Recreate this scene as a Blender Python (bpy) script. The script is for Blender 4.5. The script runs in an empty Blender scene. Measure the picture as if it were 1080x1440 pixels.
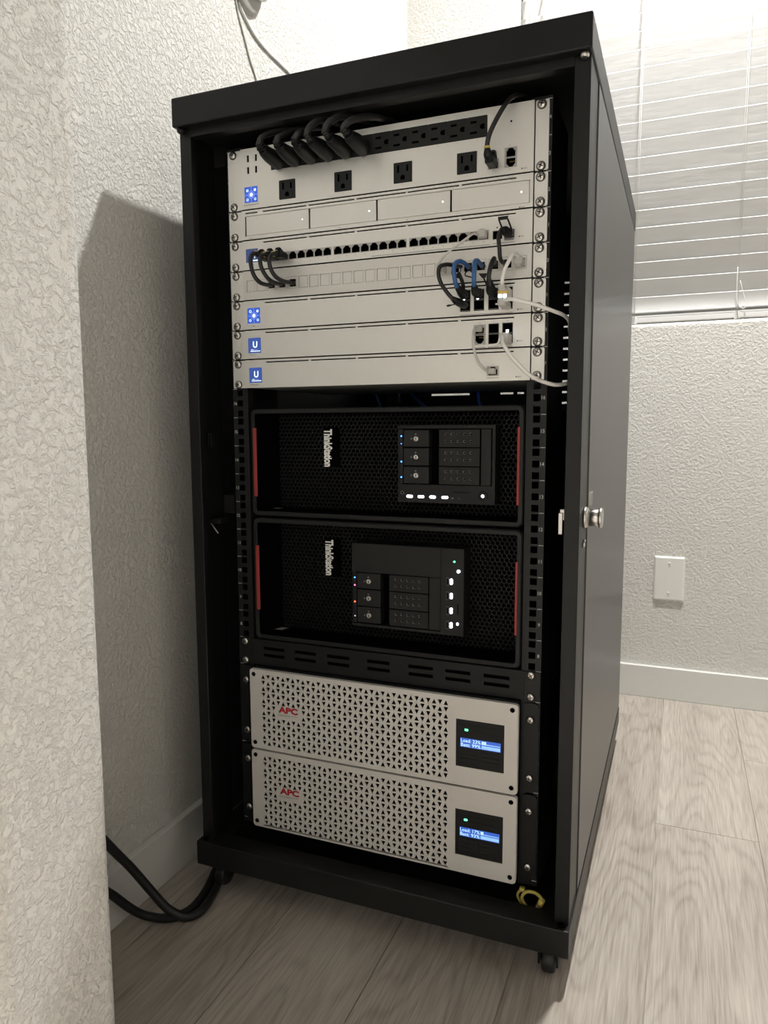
import bpy, bmesh, math, random
from mathutils import Vector, Matrix

random.seed(7)
S = bpy.context.scene
COL = S.collection

# ------------------------------------------------------------------ camera
CAM_POS = Vector((0.41300, -0.99520, 0.75780))
YAW, PITCH, ROLL, FPX = -0.38400, -0.11280, -0.00390, 1028.1257
cy_, sy_, cp_, sp_ = math.cos(YAW), math.sin(YAW), math.cos(PITCH), math.sin(PITCH)
fwd = Vector((sy_ * cp_, cy_ * cp_, sp_))
r0 = Vector((cy_, -sy_, 0))
u0 = r0.cross(fwd)
right = r0 * math.cos(ROLL) + u0 * math.sin(ROLL)
up = u0 * math.cos(ROLL) - r0 * math.sin(ROLL)
cd = bpy.data.cameras.new('camera')
cd.sensor_fit = 'HORIZONTAL'
cd.sensor_width = 36.0
cd.lens = FPX / 1080 * 36.0
cd.clip_start = 0.01
cam = bpy.data.objects.new('camera', cd)
m = Matrix((right, up, -fwd)).transposed().to_4x4()
m.translation = CAM_POS
cam.matrix_world = m
COL.objects.link(cam)
S.camera = cam

# ------------------------------------------------------------------ world, lights, exposure
wd = bpy.data.worlds.new('night')
S.world = wd
wd.use_nodes = True
wd.node_tree.nodes['Background'].inputs[0].default_value = (0.02, 0.025, 0.04, 1)
wd.node_tree.nodes['Background'].inputs[1].default_value = 0.3
LAMP_W = 42.5           # room ceiling lamp, right of and behind the rack
FILL_W = 860.0            # made-up fill spot behind the camera, brightens the rack front
LAMP_POS = (0.48, 0.62, 2.66)
FILL_POS = (0.55, -1.62, 2.66)
S.view_settings.view_transform = 'Standard'
S.view_settings.look = 'None'
S.view_settings.gamma = 1.0
S.view_settings.use_curve_mapping = False
S.view_settings.exposure = 0.0

# ------------------------------------------------------------------ materials
def mat(name, col, rough=0.5, metal=0.0, emit=None, estr=0.0, spec=0.5):
    M = bpy.data.materials.new(name)
    M.use_nodes = True
    b = M.node_tree.nodes['Principled BSDF']
    b.inputs['Base Color'].default_value = (*col, 1)
    b.inputs['Roughness'].default_value = rough
    b.inputs['Metallic'].default_value = metal
    b.inputs['Specular IOR Level'].default_value = spec
    if emit:
        b.inputs['Emission Color'].default_value = (*emit, 1)
        b.inputs['Emission Strength'].default_value = estr
    return M

def nodes(M):
    return M.node_tree.nodes, M.node_tree.links, M.node_tree.nodes['Principled BSDF']

def add_noise(M, scale, amount, bump=0.0, bscale=None, detail=3, coord='Object', stretch=None):
    """subtle colour variation and fine relief"""
    N, L, b = nodes(M)
    tc = N.new('ShaderNodeTexCoord')
    src = tc.outputs[coord]
    if stretch:
        mp = N.new('ShaderNodeMapping')
        mp.inputs['Scale'].default_value = stretch
        L.new(src, mp.inputs[0]); src = mp.outputs[0]
    n = N.new('ShaderNodeTexNoise')
    n.inputs['Scale'].default_value = scale
    n.inputs['Detail'].default_value = detail
    L.new(src, n.inputs['Vector'])
    if amount:
        col = b.inputs['Base Color'].default_value[:]
        mx = N.new('ShaderNodeMix'); mx.data_type = 'RGBA'
        mx.inputs[6].default_value = (*[c * (1 - amount) for c in col[:3]], 1)
        mx.inputs[7].default_value = (*[min(1, c * (1 + amount)) for c in col[:3]], 1)
        L.new(n.outputs['Fac'], mx.inputs[0])
        L.new(mx.outputs[2], b.inputs['Base Color'])
    if bump:
        n2 = n
        if bscale:
            n2 = N.new('ShaderNodeTexNoise')
            n2.inputs['Scale'].default_value = bscale
            n2.inputs['Detail'].default_value = 2
            L.new(src, n2.inputs['Vector'])
        bp = N.new('ShaderNodeBump')
        bp.inputs['Strength'].default_value = 1.0
        bp.inputs['Distance'].default_value = bump
        L.new(n2.outputs['Fac'], bp.inputs['Height'])
        L.new(bp.outputs[0], b.inputs['Normal'])
    return M

def wall_material(name, col, scale, dist):
    """hand-textured drywall: ragged low plateaus of plaster"""
    M = mat(name, col, 0.75, spec=0.2)
    N, L, b = nodes(M)
    geo = N.new('ShaderNodeNewGeometry')
    n1 = N.new('ShaderNodeTexNoise')
    n1.inputs['Scale'].default_value = scale
    n1.inputs['Detail'].default_value = 5.0
    n1.inputs['Roughness'].default_value = 0.62
    n1.inputs['Distortion'].default_value = 0.35
    L.new(geo.outputs['Position'], n1.inputs['Vector'])
    rp = N.new('ShaderNodeValToRGB')
    rp.color_ramp.elements[0].position = 0.40
    rp.color_ramp.elements[1].position = 0.62
    rp.color_ramp.interpolation = 'EASE'
    L.new(n1.outputs['Fac'], rp.inputs[0])
    n2 = N.new('ShaderNodeTexNoise')
    n2.inputs['Scale'].default_value = scale * 2.6
    n2.inputs['Detail'].default_value = 2.0
    L.new(geo.outputs['Position'], n2.inputs['Vector'])
    ad = N.new('ShaderNodeMath'); ad.operation = 'MULTIPLY_ADD'
    L.new(n2.outputs['Fac'], ad.inputs[0]); ad.inputs[1].default_value = 0.35
    L.new(rp.outputs[0], ad.inputs[2])
    bp = N.new('ShaderNodeBump')
    bp.inputs['Distance'].default_value = dist
    bp.inputs['Strength'].default_value = 1.0
    L.new(ad.outputs[0], bp.inputs['Height'])
    L.new(bp.outputs[0], b.inputs['Normal'])
    return M

WALL = wall_material('painted drywall', (0.76, 0.745, 0.71), 125, 0.0013)
CEIL = mat('ceiling paint', (0.46, 0.455, 0.44), 0.9)
TRIM = add_noise(mat('trim paint', (0.72, 0.72, 0.70), 0.4), 30, 0.015)
BLACK = add_noise(mat('black powder coat', (0.0085, 0.009, 0.0095), 0.38, spec=0.28), 60, 0.12, 0.00010, 900)
PANEL = add_noise(mat('black panel paint', (0.018, 0.018, 0.018), 0.33, spec=0.9), 60, 0.1, 0.00003, 900)
BLACKTRAY = add_noise(mat('dusty black powder coat', (0.012, 0.012, 0.012), 0.4, spec=0.3), 14, 0.45, 0.00012, 900)
DEEP = mat('inside black', (0.006, 0.006, 0.007), 0.6)
HOLE = mat('hole black', (0.002, 0.002, 0.0025), 0.9, spec=0.0)
PLASTIC = add_noise(mat('black plastic', (0.008, 0.0085, 0.009), 0.5, spec=0.28), 300, 0.1)
PLASTIC2 = add_noise(mat('dark grey plastic', (0.0115, 0.0125, 0.0125), 0.5, spec=0.28), 300, 0.1)
RUBBER = mat('cable rubber', (0.010, 0.010, 0.011), 0.45)
SILVER = add_noise(mat('anodised silver', (0.755, 0.745, 0.71), 0.42, 0.80), 120, 0.015, 0.00002, 2500)
SILVER2 = add_noise(mat('patch panel grey', (0.68, 0.665, 0.63), 0.45, 0.75), 120, 0.02)
UPSGREY = add_noise(mat('grey bezel paint', (0.64, 0.622, 0.59), 0.5, 0.2), 200, 0.02, 0.00003, 1800)
GROOVE = mat('groove', (0.01, 0.01, 0.01), 0.8)
CHROME = mat('screw steel', (0.62, 0.60, 0.57), 0.28, 1.0)
STEEL = mat('shield steel', (0.45, 0.44, 0.42), 0.35, 0.7)
RIMGLINT = mat('rim glint paint', (0.30, 0.29, 0.28), 0.4)  # pale matte colour imitating bright glints on the drive tray holes
CAGE = mat('port cage metal', (0.16, 0.155, 0.15), 0.4, 0.6)
GOLD = mat('gold shield', (0.62, 0.42, 0.12), 0.35, 0.6)
INK = mat('printed ink', (0.03, 0.03, 0.03), 0.7)
INKGREY = mat('grey printed ink', (0.26, 0.25, 0.24), 0.7)
INKWHITE = mat('white printed ink', (0.55, 0.55, 0.53), 0.6)
REDSTRIP = mat('red accent', (0.30, 0.030, 0.025), 0.5)
REDINK = mat('red ink', (0.42, 0.015, 0.03), 0.5)
BADGE = mat('silver lettering', (0.97, 0.96, 0.93), 0.3, 0.35)
WHITECABLE = mat('white cable', (0.86, 0.85, 0.82), 0.4)
GREYCABLE = mat('pale grey cable', (0.60, 0.59, 0.56), 0.45)
BLUECABLE = mat('blue cable', (0.035, 0.12, 0.33), 0.4)
YELLOWCABLE = mat('yellow cable', (0.50, 0.42, 0.10), 0.5)
YELLOWBAND = mat('yellow band', (0.62, 0.47, 0.10), 0.5)
PLUGCLEAR = mat('grey plug plastic', (0.50, 0.49, 0.46), 0.35)
SLAT = add_noise(mat('blind slat vinyl', (0.76, 0.76, 0.755), 0.45), 9, 0.03, 0.0006, 14, stretch=(1, 1, 6))
CORD = mat('blind cord', (0.80, 0.80, 0.78), 0.7)
GLASS = mat('dark window glass', (0.02, 0.022, 0.025), 0.05)
PLATEWHITE = mat('wall plate plastic', (0.80, 0.80, 0.76), 0.35)
LCDBLUE = mat('blue screen', (0.01, 0.02, 0.08), 0.3, emit=(0.03, 0.11, 0.62), estr=0.9)
LCDDIM = mat('dim blue screen', (0.01, 0.02, 0.06), 0.3, emit=(0.045, 0.07, 0.20), estr=0.75)
LCDNAVY = mat('navy screen', (0.01, 0.02, 0.06), 0.3, emit=(0.035, 0.085, 0.36), estr=0.9)
LCDWHITE = mat('screen white', (0.5, 0.5, 0.5), 0.4, emit=(0.75, 0.92, 1.0), estr=1.0)
LCDLINE = mat('screen line', (0.3, 0.3, 0.5), 0.4, emit=(0.16, 0.30, 0.95), estr=0.9)
UPSLCD = mat('ups screen', (0.01, 0.03, 0.1), 0.3, emit=(0.05, 0.16, 0.75), estr=0.75)
UPSTEXT = mat('ups screen text', (0.3, 0.4, 0.5), 0.4, emit=(0.55, 0.85, 1.0), estr=1.0)
UPSBAR = mat('ups screen bar', (0.3, 0.4, 0.5), 0.4, emit=(0.30, 0.60, 1.0), estr=0.9)
def led(name, c, s): return mat(name, c, 0.4, emit=c, estr=s)
LEDW = led('white light', (0.85, 0.93, 1.0), 7.0)
LEDW2 = led('soft white light', (0.9, 0.95, 1.0), 2.0)
LEDB = led('blue light', (0.05, 0.25, 1.0), 6.0)
LEDR = led('red light', (1.0, 0.10, 0.04), 5.0)
LEDM = led('magenta light', (1.0, 0.12, 0.30), 3.5)
LEDG = led('green light', (0.10, 1.0, 0.40), 4.0)
BULB = led('bulb glass', (1.0, 0.93, 0.82), 6.0)
DOMEGREY = mat('camera grey', (0.42, 0.40, 0.38), 0.5)

def wood_material():
    M = mat('greige vinyl plank', (0.5, 0.45, 0.4), 0.48, spec=0.4)
    N, L, b = nodes(M)
    tc = N.new('ShaderNodeTexCoord')
    oi = N.new('ShaderNodeObjectInfo')
    # each plank gets its own piece of the grain
    cb = N.new('ShaderNodeCombineXYZ')
    mu = N.new('ShaderNodeMath'); mu.operation = 'MULTIPLY'; mu.inputs[1].default_value = 37.0
    L.new(oi.outputs['Random'], mu.inputs[0])
    L.new(mu.outputs[0], cb.inputs[0]); L.new(mu.outputs[0], cb.inputs[1]); L.new(mu.outputs[0], cb.inputs[2])
    va = N.new('ShaderNodeVectorMath'); va.operation = 'ADD'
    L.new(tc.outputs['Object'], va.inputs[0]); L.new(cb.outputs[0], va.inputs[1])
    mp = N.new('ShaderNodeMapping'); mp.inputs['Scale'].default_value = (7.5, 1.15, 1)
    L.new(va.outputs[0], mp.inputs[0])
    # contour lines of a smooth stretched field give cathedral grain
    n1 = N.new('ShaderNodeTexNoise'); n1.inputs['Scale'].default_value = 1.0
    n1.inputs['Detail'].default_value = 2.0; n1.inputs['Roughness'].default_value = 0.4
    L.new(mp.outputs[0], n1.inputs['Vector'])
    mpw = N.new('ShaderNodeMapping'); mpw.inputs['Scale'].default_value = (120, 16, 1)
    L.new(va.outputs[0], mpw.inputs[0])
    nw_ = N.new('ShaderNodeTexNoise'); nw_.inputs['Scale'].default_value = 1.0; nw_.inputs['Detail'].default_value = 2
    L.new(mpw.outputs[0], nw_.inputs['Vector'])
    mw = N.new('ShaderNodeMath'); mw.operation = 'MULTIPLY'; mw.inputs[1].default_value = 3.2
    L.new(nw_.outputs['Fac'], mw.inputs[0])
    m1 = N.new('ShaderNodeMath'); m1.operation = 'MULTIPLY_ADD'; m1.inputs[1].default_value = 150.0
    L.new(n1.outputs['Fac'], m1.inputs[0]); L.new(mw.outputs[0], m1.inputs[2])
    sn0 = N.new('ShaderNodeMath'); sn0.operation = 'SINE'; L.new(m1.outputs[0], sn0.inputs[0])
    sn1 = N.new('ShaderNodeMath'); sn1.operation = 'MULTIPLY_ADD'; sn1.inputs[1].default_value = .5; sn1.inputs[2].default_value = .5
    L.new(sn0.outputs[0], sn1.inputs[0])
    sn2 = N.new('ShaderNodeMath'); sn2.operation = 'POWER'; sn2.inputs[1].default_value = 3.0
    L.new(sn1.outputs[0], sn2.inputs[0])
    sn = N.new('ShaderNodeMath'); sn.operation = 'MULTIPLY'; sn.inputs[1].default_value = -1.0
    L.new(sn2.outputs[0], sn.inputs[0])
    # fine fibres
    mp2 = N.new('ShaderNodeMapping'); mp2.inputs['Scale'].default_value = (420, 14, 1)
    L.new(va.outputs[0], mp2.inputs[0])
    n2 = N.new('ShaderNodeTexNoise'); n2.inputs['Scale'].default_value = 1.0; n2.inputs['Detail'].default_value = 3
    L.new(mp2.outputs[0], n2.inputs['Vector'])
    # broad blotches
    n3 = N.new('ShaderNodeTexNoise'); n3.inputs['Scale'].default_value = 1.0; n3.inputs['Detail'].default_value = 2
    mp3 = N.new('ShaderNodeMapping'); mp3.inputs['Scale'].default_value = (14, 3, 1)
    L.new(va.outputs[0], mp3.inputs[0]); L.new(mp3.outputs[0], n3.inputs['Vector'])
    def madd(a, k, c):
        x = N.new('ShaderNodeMath'); x.operation = 'MULTIPLY_ADD'
        L.new(a, x.inputs[0]); x.inputs[1].default_value = k
        if hasattr(c, 'is_output') or not isinstance(c, float): L.new(c, x.inputs[2])
        else: x.inputs[2].default_value = c
        return x.outputs[0]
    v = madd(sn.outputs[0], 0.11, 0.09)
    v = madd(n2.outputs['Fac'], 0.62, v)
    v = madd(n3.outputs['Fac'], 0.36, v)
    v = madd(oi.outputs['Random'], 0.16, v)
    rp = N.new('ShaderNodeValToRGB')
    rp.color_ramp.elements[0].position = 0.30
    rp.color_ramp.elements[0].color = (0.235, 0.20, 0.168, 1)
    rp.color_ramp.elements[1].position = 0.85
    rp.color_ramp.elements[1].color = (0.54, 0.492, 0.435, 1)
    L.new(v, rp.inputs[0])
    L.new(rp.outputs[0], b.inputs['Base Color'])
    bp = N.new('ShaderNodeBump'); bp.inputs['Distance'].default_value = 0.0003
    L.new(v, bp.inputs['Height']); L.new(bp.outputs[0], b.inputs['Normal'])
    return M
WOOD = wood_material()

# ------------------------------------------------------------------ mesh builder
def catmull(pts, sub=6):
    P = [Vector(p) for p in pts]
    if len(P) < 3: return P
    Q = [P[0] * 2 - P[1]] + P + [P[-1] * 2 - P[-2]]
    out = []
    for i in range(1, len(Q) - 2):
        a, b, c, d = Q[i - 1], Q[i], Q[i + 1], Q[i + 2]
        for k in range(sub):
            t = k / sub
            out.append(0.5 * ((2 * b) + (c - a) * t + (2 * a - 5 * b + 4 * c - d) * t * t + (3 * b - a - 3 * c + d) * t ** 3))
    out.append(P[-1])
    return out

_TEXT = {}
def text_mesh(s, bold=0.0):
    key = (s, bold)
    if key not in _TEXT:
        c = bpy.data.curves.new('lettering', 'FONT')
        c.body = s; c.size = 1.0; c.offset = bold; c.resolution_u = 3
        o = bpy.data.objects.new('lettering', c)
        me = bpy.data.meshes.new_from_object(o)
        v = [tuple(x.co) for x in me.vertices]
        f = [tuple(p.vertices) for p in me.polygons]
        bpy.data.objects.remove(o); bpy.data.curves.remove(c); bpy.data.meshes.remove(me)
        xs = [p[0] for p in v]; ys = [p[1] for p in v]
        _TEXT[key] = (v, f, min(xs), max(xs), min(ys), max(ys))
    return _TEXT[key]

class MB:
    def __init__(s):
        s.v, s.f, s.m, s.sm = [], [], [], []
    def add(s, v, f, mi=0, smooth=False):
        o = len(s.v)
        s.v += [tuple(p) for p in v]
        for q in f:
            s.f.append(tuple(i + o for i in q)); s.m.append(mi); s.sm.append(smooth)
        return s
    def box(s, x0, x1, y0, y1, z0, z1, mi=0, bev=0.0, seg=2):
        if bev:
            bm = bmesh.new()
            bmesh.ops.create_cube(bm, size=1.0)
            for v in bm.verts:
                v.co = Vector((x0 + (v.co.x + .5) * (x1 - x0), y0 + (v.co.y + .5) * (y1 - y0), z0 + (v.co.z + .5) * (z1 - z0)))
            bmesh.ops.bevel(bm, geom=bm.edges[:], offset=bev, segments=seg, affect='EDGES', profile=0.5)
            bm.verts.index_update()
            s.add([v.co[:] for v in bm.verts], [[v.index for v in f.verts] for f in bm.faces], mi)
            bm.free()
            return s
        V = [(x0, y0, z0), (x1, y0, z0), (x1, y1, z0), (x0, y1, z0), (x0, y0, z1), (x1, y0, z1), (x1, y1, z1), (x0, y1, z1)]
        F = [(0, 3, 2, 1), (4, 5, 6, 7), (0, 1, 5, 4), (1, 2, 6, 5), (2, 3, 7, 6), (3, 0, 4, 7)]
        return s.add(V, F, mi)
    def cavity(s, x0, x1, y0, y1, z0, z1, mi=0):
        """box open towards -y, seen from the front"""
        V = [(x0, y0, z0), (x1, y0, z0), (x1, y1, z0), (x0, y1, z0), (x0, y0, z1), (x1, y0, z1), (x1, y1, z1), (x0, y1, z1)]
        F = [(0, 1, 2, 3), (4, 7, 6, 5), (1, 5, 6, 2), (2, 6, 7, 3), (3, 7, 4, 0)]
        return s.add(V, F, mi)
    def poly(s, pts, y0, y1, mi=0, smooth=False):
        """extrude an x,z outline (counter-clockwise from the front) from y0 back to y1"""
        n = len(pts)
        V = [(x, y0, z) for x, z in pts] + [(x, y1, z) for x, z in pts]
        F = [tuple(range(n)), tuple(reversed(range(n, 2 * n)))]
        F += [(i + n, (i + 1) % n + n, (i + 1) % n, i) for i in range(n)]
        o = len(s.f)
        s.add(V, F, mi)
        return s
    def polyz(s, pts, z0, z1, mi=0):
        n = len(pts)
        V = [(x, y, z0) for x, y in pts] + [(x, y, z1) for x, y in pts]
        F = [tuple(reversed(range(n))), tuple(range(n, 2 * n))]
        F += [(i, (i + 1) % n, (i + 1) % n + n, i + n) for i in range(n)]
        return s.add(V, F, mi)
    def plate(s, x0, x1, z0, z1, y0, y1, holes=(), mi=0):
        """flat panel with rectangular holes right through"""
        xs = {x0, x1}; zs = {z0, z1}
        for h in holes:
            for a in h[:2]:
                if x0 < a < x1: xs.add(a)
            for a in h[2:]:
                if z0 < a < z1: zs.add(a)
        def uniq(q):
            q = sorted(q); r = [q[0]]
            for a in q[1:]:
                if a - r[-1] > 1e-6: r.append(a)
            return r
        xs, zs = uniq(xs), uniq(zs)
        nx, nz = len(xs) - 1, len(zs) - 1
        hl = list(holes)
        fill = [[True] * nz for _ in range(nx)]
        for i in range(nx):
            cx = (xs[i] + xs[i + 1]) / 2
            hh = [h for h in hl if h[0] < cx < h[1]]
            for j in range(nz):
                cz = (zs[j] + zs[j + 1]) / 2
                if any(h[2] < cz < h[3] for h in hh): fill[i][j] = False
        idx = {}
        V, F = [], []
        def vid(i, j, k):
            key = (i, j, k)
            if key not in idx:
                idx[key] = len(V); V.append((xs[i], y1 if k else y0, zs[j]))
            return idx[key]
        def full(i, j): return 0 <= i < nx and 0 <= j < nz and fill[i][j]
        for i in range(nx):
            for j in range(nz):
                if not fill[i][j]: continue
                F.append((vid(i, j, 0), vid(i + 1, j, 0), vid(i + 1, j + 1, 0), vid(i, j + 1, 0)))
                F.append((vid(i, j, 1), vid(i, j + 1, 1), vid(i + 1, j + 1, 1), vid(i + 1, j, 1)))
                if not full(i - 1, j): F.append((vid(i, j, 0), vid(i, j + 1, 0), vid(i, j + 1, 1), vid(i, j, 1)))
                if not full(i + 1, j): F.append((vid(i + 1, j, 0), vid(i + 1, j, 1), vid(i + 1, j + 1, 1), vid(i + 1, j + 1, 0)))
                if not full(i, j - 1): F.append((vid(i, j, 0), vid(i, j, 1), vid(i + 1, j, 1), vid(i + 1, j, 0)))
                if not full(i, j + 1): F.append((vid(i, j + 1, 0), vid(i + 1, j + 1, 0), vid(i + 1, j + 1, 1), vid(i, j + 1, 1)))
        return s.add(V, F, mi)
    def lathe(s, prof, c, axis='y', n=16, mi=0, smooth=True, flip=False):
        """prof: (radius, along) pairs turned about an axis through c"""
        V, F = [], []
        for r, a in prof:
            for k in range(n):
                t = 2 * math.pi * k / n
                u, w = r * math.cos(t), r * math.sin(t)
                if axis == 'y': V.append((c[0] + u, c[1] + a, c[2] + w))
                elif axis == 'z': V.append((c[0] + u, c[1] + w, c[2] + a))
                else: V.append((c[0] + a, c[1] + u, c[2] + w))
        for i in range(len(prof) - 1):
            for k in range(n):
                q = (i * n + k, i * n + (k + 1) % n, (i + 1) * n + (k + 1) % n, (i + 1) * n + k)
                F.append(q)
        s.add(V, F, mi, smooth)
        b = len(s.v) - len(V)
        s.f.append(tuple(b + k for k in reversed(range(n)))); s.m.append(mi); s.sm.append(False)
        e = b + (len(prof) - 1) * n
        s.f.append(tuple(e + k for k in range(n))); s.m.append(mi); s.sm.append(False)
        return s
    def tube(s, pts, r, n=8, mi=0, sub=6, smooth=True, sc=(1, 1), ref=None, cap=True):
        P = catmull(pts, sub) if sub else [Vector(p) for p in pts]
        R = r
        if not isinstance(r, (int, float)):
            R = []
            k = len(r) - 1
            for i in range(len(P)):
                t = i / (len(P) - 1) * k; a = min(int(t), k - 1)
                R.append(r[a] + (r[a + 1] - r[a]) * (t - a))
        V, F = [], []
        T0 = (P[1] - P[0]).normalized()
        N = Vector(ref) if ref else (Vector((0, 0, 1)) if abs(T0.z) < .9 else Vector((1, 0, 0)))
        N = (N - T0 * N.dot(T0)).normalized()
        for i, p in enumerate(P):
            T = (P[min(i + 1, len(P) - 1)] - P[max(i - 1, 0)]).normalized()
            N = (N - T * N.dot(T)).normalized()
            B = T.cross(N)
            rr = R if isinstance(R, (int, float)) else R[i]
            for k in range(n):
                t = 2 * math.pi * (k + .5) / n
                V.append(p + N * (rr * sc[0] * math.cos(t)) + B * (rr * sc[1] * math.sin(t)))
        for i in range(len(P) - 1):
            for k in range(n):
                F.append((i * n + k, i * n + (k + 1) % n, (i + 1) * n + (k + 1) % n, (i + 1) * n + k))
        s.add(V, F, mi, smooth)
        if cap:
            b = len(s.v) - len(V); e = len(s.v) - n
            s.f.append(tuple(b + k for k in reversed(range(n)))); s.m.append(mi); s.sm.append(False)
            s.f.append(tuple(e + k for k in range(n))); s.m.append(mi); s.sm.append(False)
        return s
    def text(s, string, x, z, y, height=None, width=None, mi=0, rot=0.0, bold=0.0, align='l', xscale=1.0):
        """flat lettering facing -y; height is the box height of these glyphs"""
        v, f, a0, a1, b0, b1 = text_mesh(string, bold)
        sz = (height / (b1 - b0)) if height else 1.0
        sx = (width / (a1 - a0)) if width else sz * xscale
        if not height: sz = sx
        w = (a1 - a0) * sx
        ox = {'l': 0, 'c': -w / 2, 'r': -w}[align]
        ca, sa = math.cos(rot), math.sin(rot)
        V = []
        for p in v:
            lx, lz = (p[0] - a0) * sx + ox, (p[1] - b0) * sz
            V.append((x + lx * ca - lz * sa, y, z + lx * sa + lz * ca))
        return s.add(V, f, mi)
    def ring(s, loops, mi=0, closed=True, smooth=False):
        """bridge successive loops of equal length"""
        n = len(loops[0]); V = [p for l in loops for p in l]; F = []
        for i in range(len(loops) - 1):
            for k in range(n):
                F.append((i * n + k, i * n + (k + 1) % n, (i + 1) * n + (k + 1) % n, (i + 1) * n + k))
        return s.add(V, F, mi, smooth)
    def mesh(s, name, mats, off=(0, 0, 0)):
        me = bpy.data.meshes.new(name)
        ox, oy, oz = off
        me.from_pydata([(a - ox, b - oy, c - oz) for a, b, c in s.v], [], s.f)
        for mt in mats: me.materials.append(mt)
        me.polygons.foreach_set('material_index', s.m)
        me.polygons.foreach_set('use_smooth', s.sm)
        me.update()
        return me

def rrect(x0, x1, z0, z1, r, n=4):
    pts = []
    for cx, cz, a in ((x1 - r, z0 + r, -90), (x1 - r, z1 - r, 0), (x0 + r, z1 - r, 90), (x0 + r, z0 + r, 180)):
        for k in range(n + 1):
            t = math.radians(a + 90 * k / n)
            pts.append((cx + r * math.cos(t), cz + r * math.sin(t)))
    return pts

WP = {}     # world origin of every empty and part, so children can be given in world coordinates
def tag(o, label=None, cat=None, group=None, kind=None):
    if label: o['label'] = label
    if cat: o['category'] = cat
    if group: o['group'] = group
    if kind: o['kind'] = kind
    return o

def thing(name, label, cat, at=(0, 0, 0), group=None):
    o = bpy.data.objects.new(name, None)
    o.empty_display_size = 0.05
    o.location = at
    WP[o.name] = Vector(at)
    COL.objects.link(o)
    return tag(o, label, cat, group)

def place(name, me, at, parent=None):
    o = bpy.data.objects.new(name, me)
    COL.objects.link(o)
    base = WP[parent.name] if parent else Vector((0, 0, 0))
    o.parent = parent
    o.location = Vector(at) - base
    WP[o.name] = Vector(at)
    return o

def obj(name, mb, mats, parent=None, at=None):
    """mesh given in world coordinates"""
    if not isinstance(mats, (list, tuple)): mats = [mats]
    if at is None: at = WP[parent.name] if parent else (0, 0, 0)
    return place(name, mb.mesh(name, mats, at), at, parent)

def struct(name, mb, mats, parent=None, at=(0, 0, 0)):
    o = obj(name, mb, mats, parent, at)
    if not parent: o['kind'] = 'structure'
    return o

# ================================================================== the room
XL, YB, HC = -0.375, 1.1525, 2.74      # left wall, window wall, ceiling
XR, YF = 1.75, -1.95
slab = MB().box(XL - .02, XR, YF, YB + .02, -0.05, -0.0025)
floor = struct('floor', slab, WOOD)
# planks: seven-inch boards running towards the window wall
PW, PL = 0.178, 1.22
plank_me = MB().box(-PW / 2 + .0006, PW / 2 - .0006, -PL / 2 + .0006, PL / 2 - .0006, -.0024, 0, 0, .0007, 1).mesh('plank', [WOOD])
col_shift = {-5: .25, -4: .75, -3: .10, -2: .55, -1: .30, 0: .990, 1: .438, 2: .80, 3: .15, 4: .60, 5: .35, 6: .9, 7: .2, 8: .5}
for c in range(-4, 7):
    xc = 0.397 - PW / 2 + c * PW
    if xc + PW / 2 < XL or xc > 1.5: continue
    y = col_shift[c] + 2 * PL
    while y > -1.7:
        lo, hi = y - PL, min(y, YB - .004)
        if lo < YB - .03:
            if hi < y:
                me = MB().box(-PW / 2 + .0006, PW / 2 - .0006, -(hi - lo) / 2 + .0006, (hi - lo) / 2 - .0006, -.0024, 0, 0, .0007, 1).mesh('plank', [WOOD])
                place('plank', me, (xc, (hi + lo) / 2, 0), floor)
            else:
                place('plank', plank_me, (xc, y - PL / 2, 0), floor)
        y -= PL
struct('ceiling', MB().box(XL - .15, XR + .1, YF - .1, YB + .15, HC, HC + .1), CEIL)
struct('wall_left', MB().box(XL - .12, XL, YF, YB, -.05, HC), WALL)
# window wall with its drywall-wrapped opening
WX0, WX1, WZ0, WZ1 = -0.045, 1.20, 1.040, 2.30
wb = MB()
BN = .012
def bull(cxs):
    pass
def wall_with_hole():
    mb = MB()
    y0, y1 = YB, YB + .14
    n = 5
    outer = [(XL - .12, -.05), (XR + .1, -.05), (XR + .1, HC), (XL - .12, HC)]
    def loop(ins, y):
        # four corners with the rounded-edge inset
        return [(WX0 - ins, y, WZ0 - ins), (WX1 + ins, y, WZ0 - ins), (WX1 + ins, y, WZ1 + ins), (WX0 - ins, y, WZ1 + ins)]
    loops = [[(x, y0, z) for x, z in outer]]
    for k in range(n + 1):
        t = math.pi / 2 * k / n
        loops.append(loop(BN * (1 - math.sin(t)), y0 + BN * (1 - math.cos(t))))
    loops.append(loop(0, y1))
    mb.ring(loops, 0)
    mb.box(XL - .12, XR + .1, y1 - .002, y1, -.05, WZ0 - .001)
    return mb
struct('wall_back', wall_with_hole(), WALL)
struct('wall_right', MB().box(XR, XR + .1, YF, YB, -.05, HC), WALL)
struct('wall_front', MB().box(XL - .12, XR + .1, YF - .1, YF, -.05, HC), WALL)
# end of the near partition, corner bead rounded
NX, NY0, NY1, NR = -0.100, -0.590, -0.4555, 0.016
pts = [(XL, NY0), (NX - NR, NY0)]
for k in range(1, 7):
    t = math.pi / 2 * k / 6
    pts.append((NX - NR + NR * math.sin(t), NY0 + NR - NR * math.cos(t)))
for k in range(0, 7):
    t = math.pi / 2 * k / 6
    pts.append((NX - NR + NR * math.cos(t), NY1 - NR + NR * math.sin(t)))
pts += [(XL, NY1)]
nw = MB().polyz(pts, -.05, HC)
struct('wall_near', nw, WALL)
# baseboards: square-edged boards
struct('baseboard_left', MB().box(XL, XL + .014, NY1, YB - .014, 0, .0905, 0, .0012, 1), TRIM)
struct('baseboard_back', MB().box(XL, XR, YB - .014, YB, 0, .0905, 0, .0012, 1), TRIM)
struct('baseboard_near', MB().box(NX, NX + .013, NY0, NY1 - .003, 0, .0905, 0, .0012, 1), TRIM)
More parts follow.
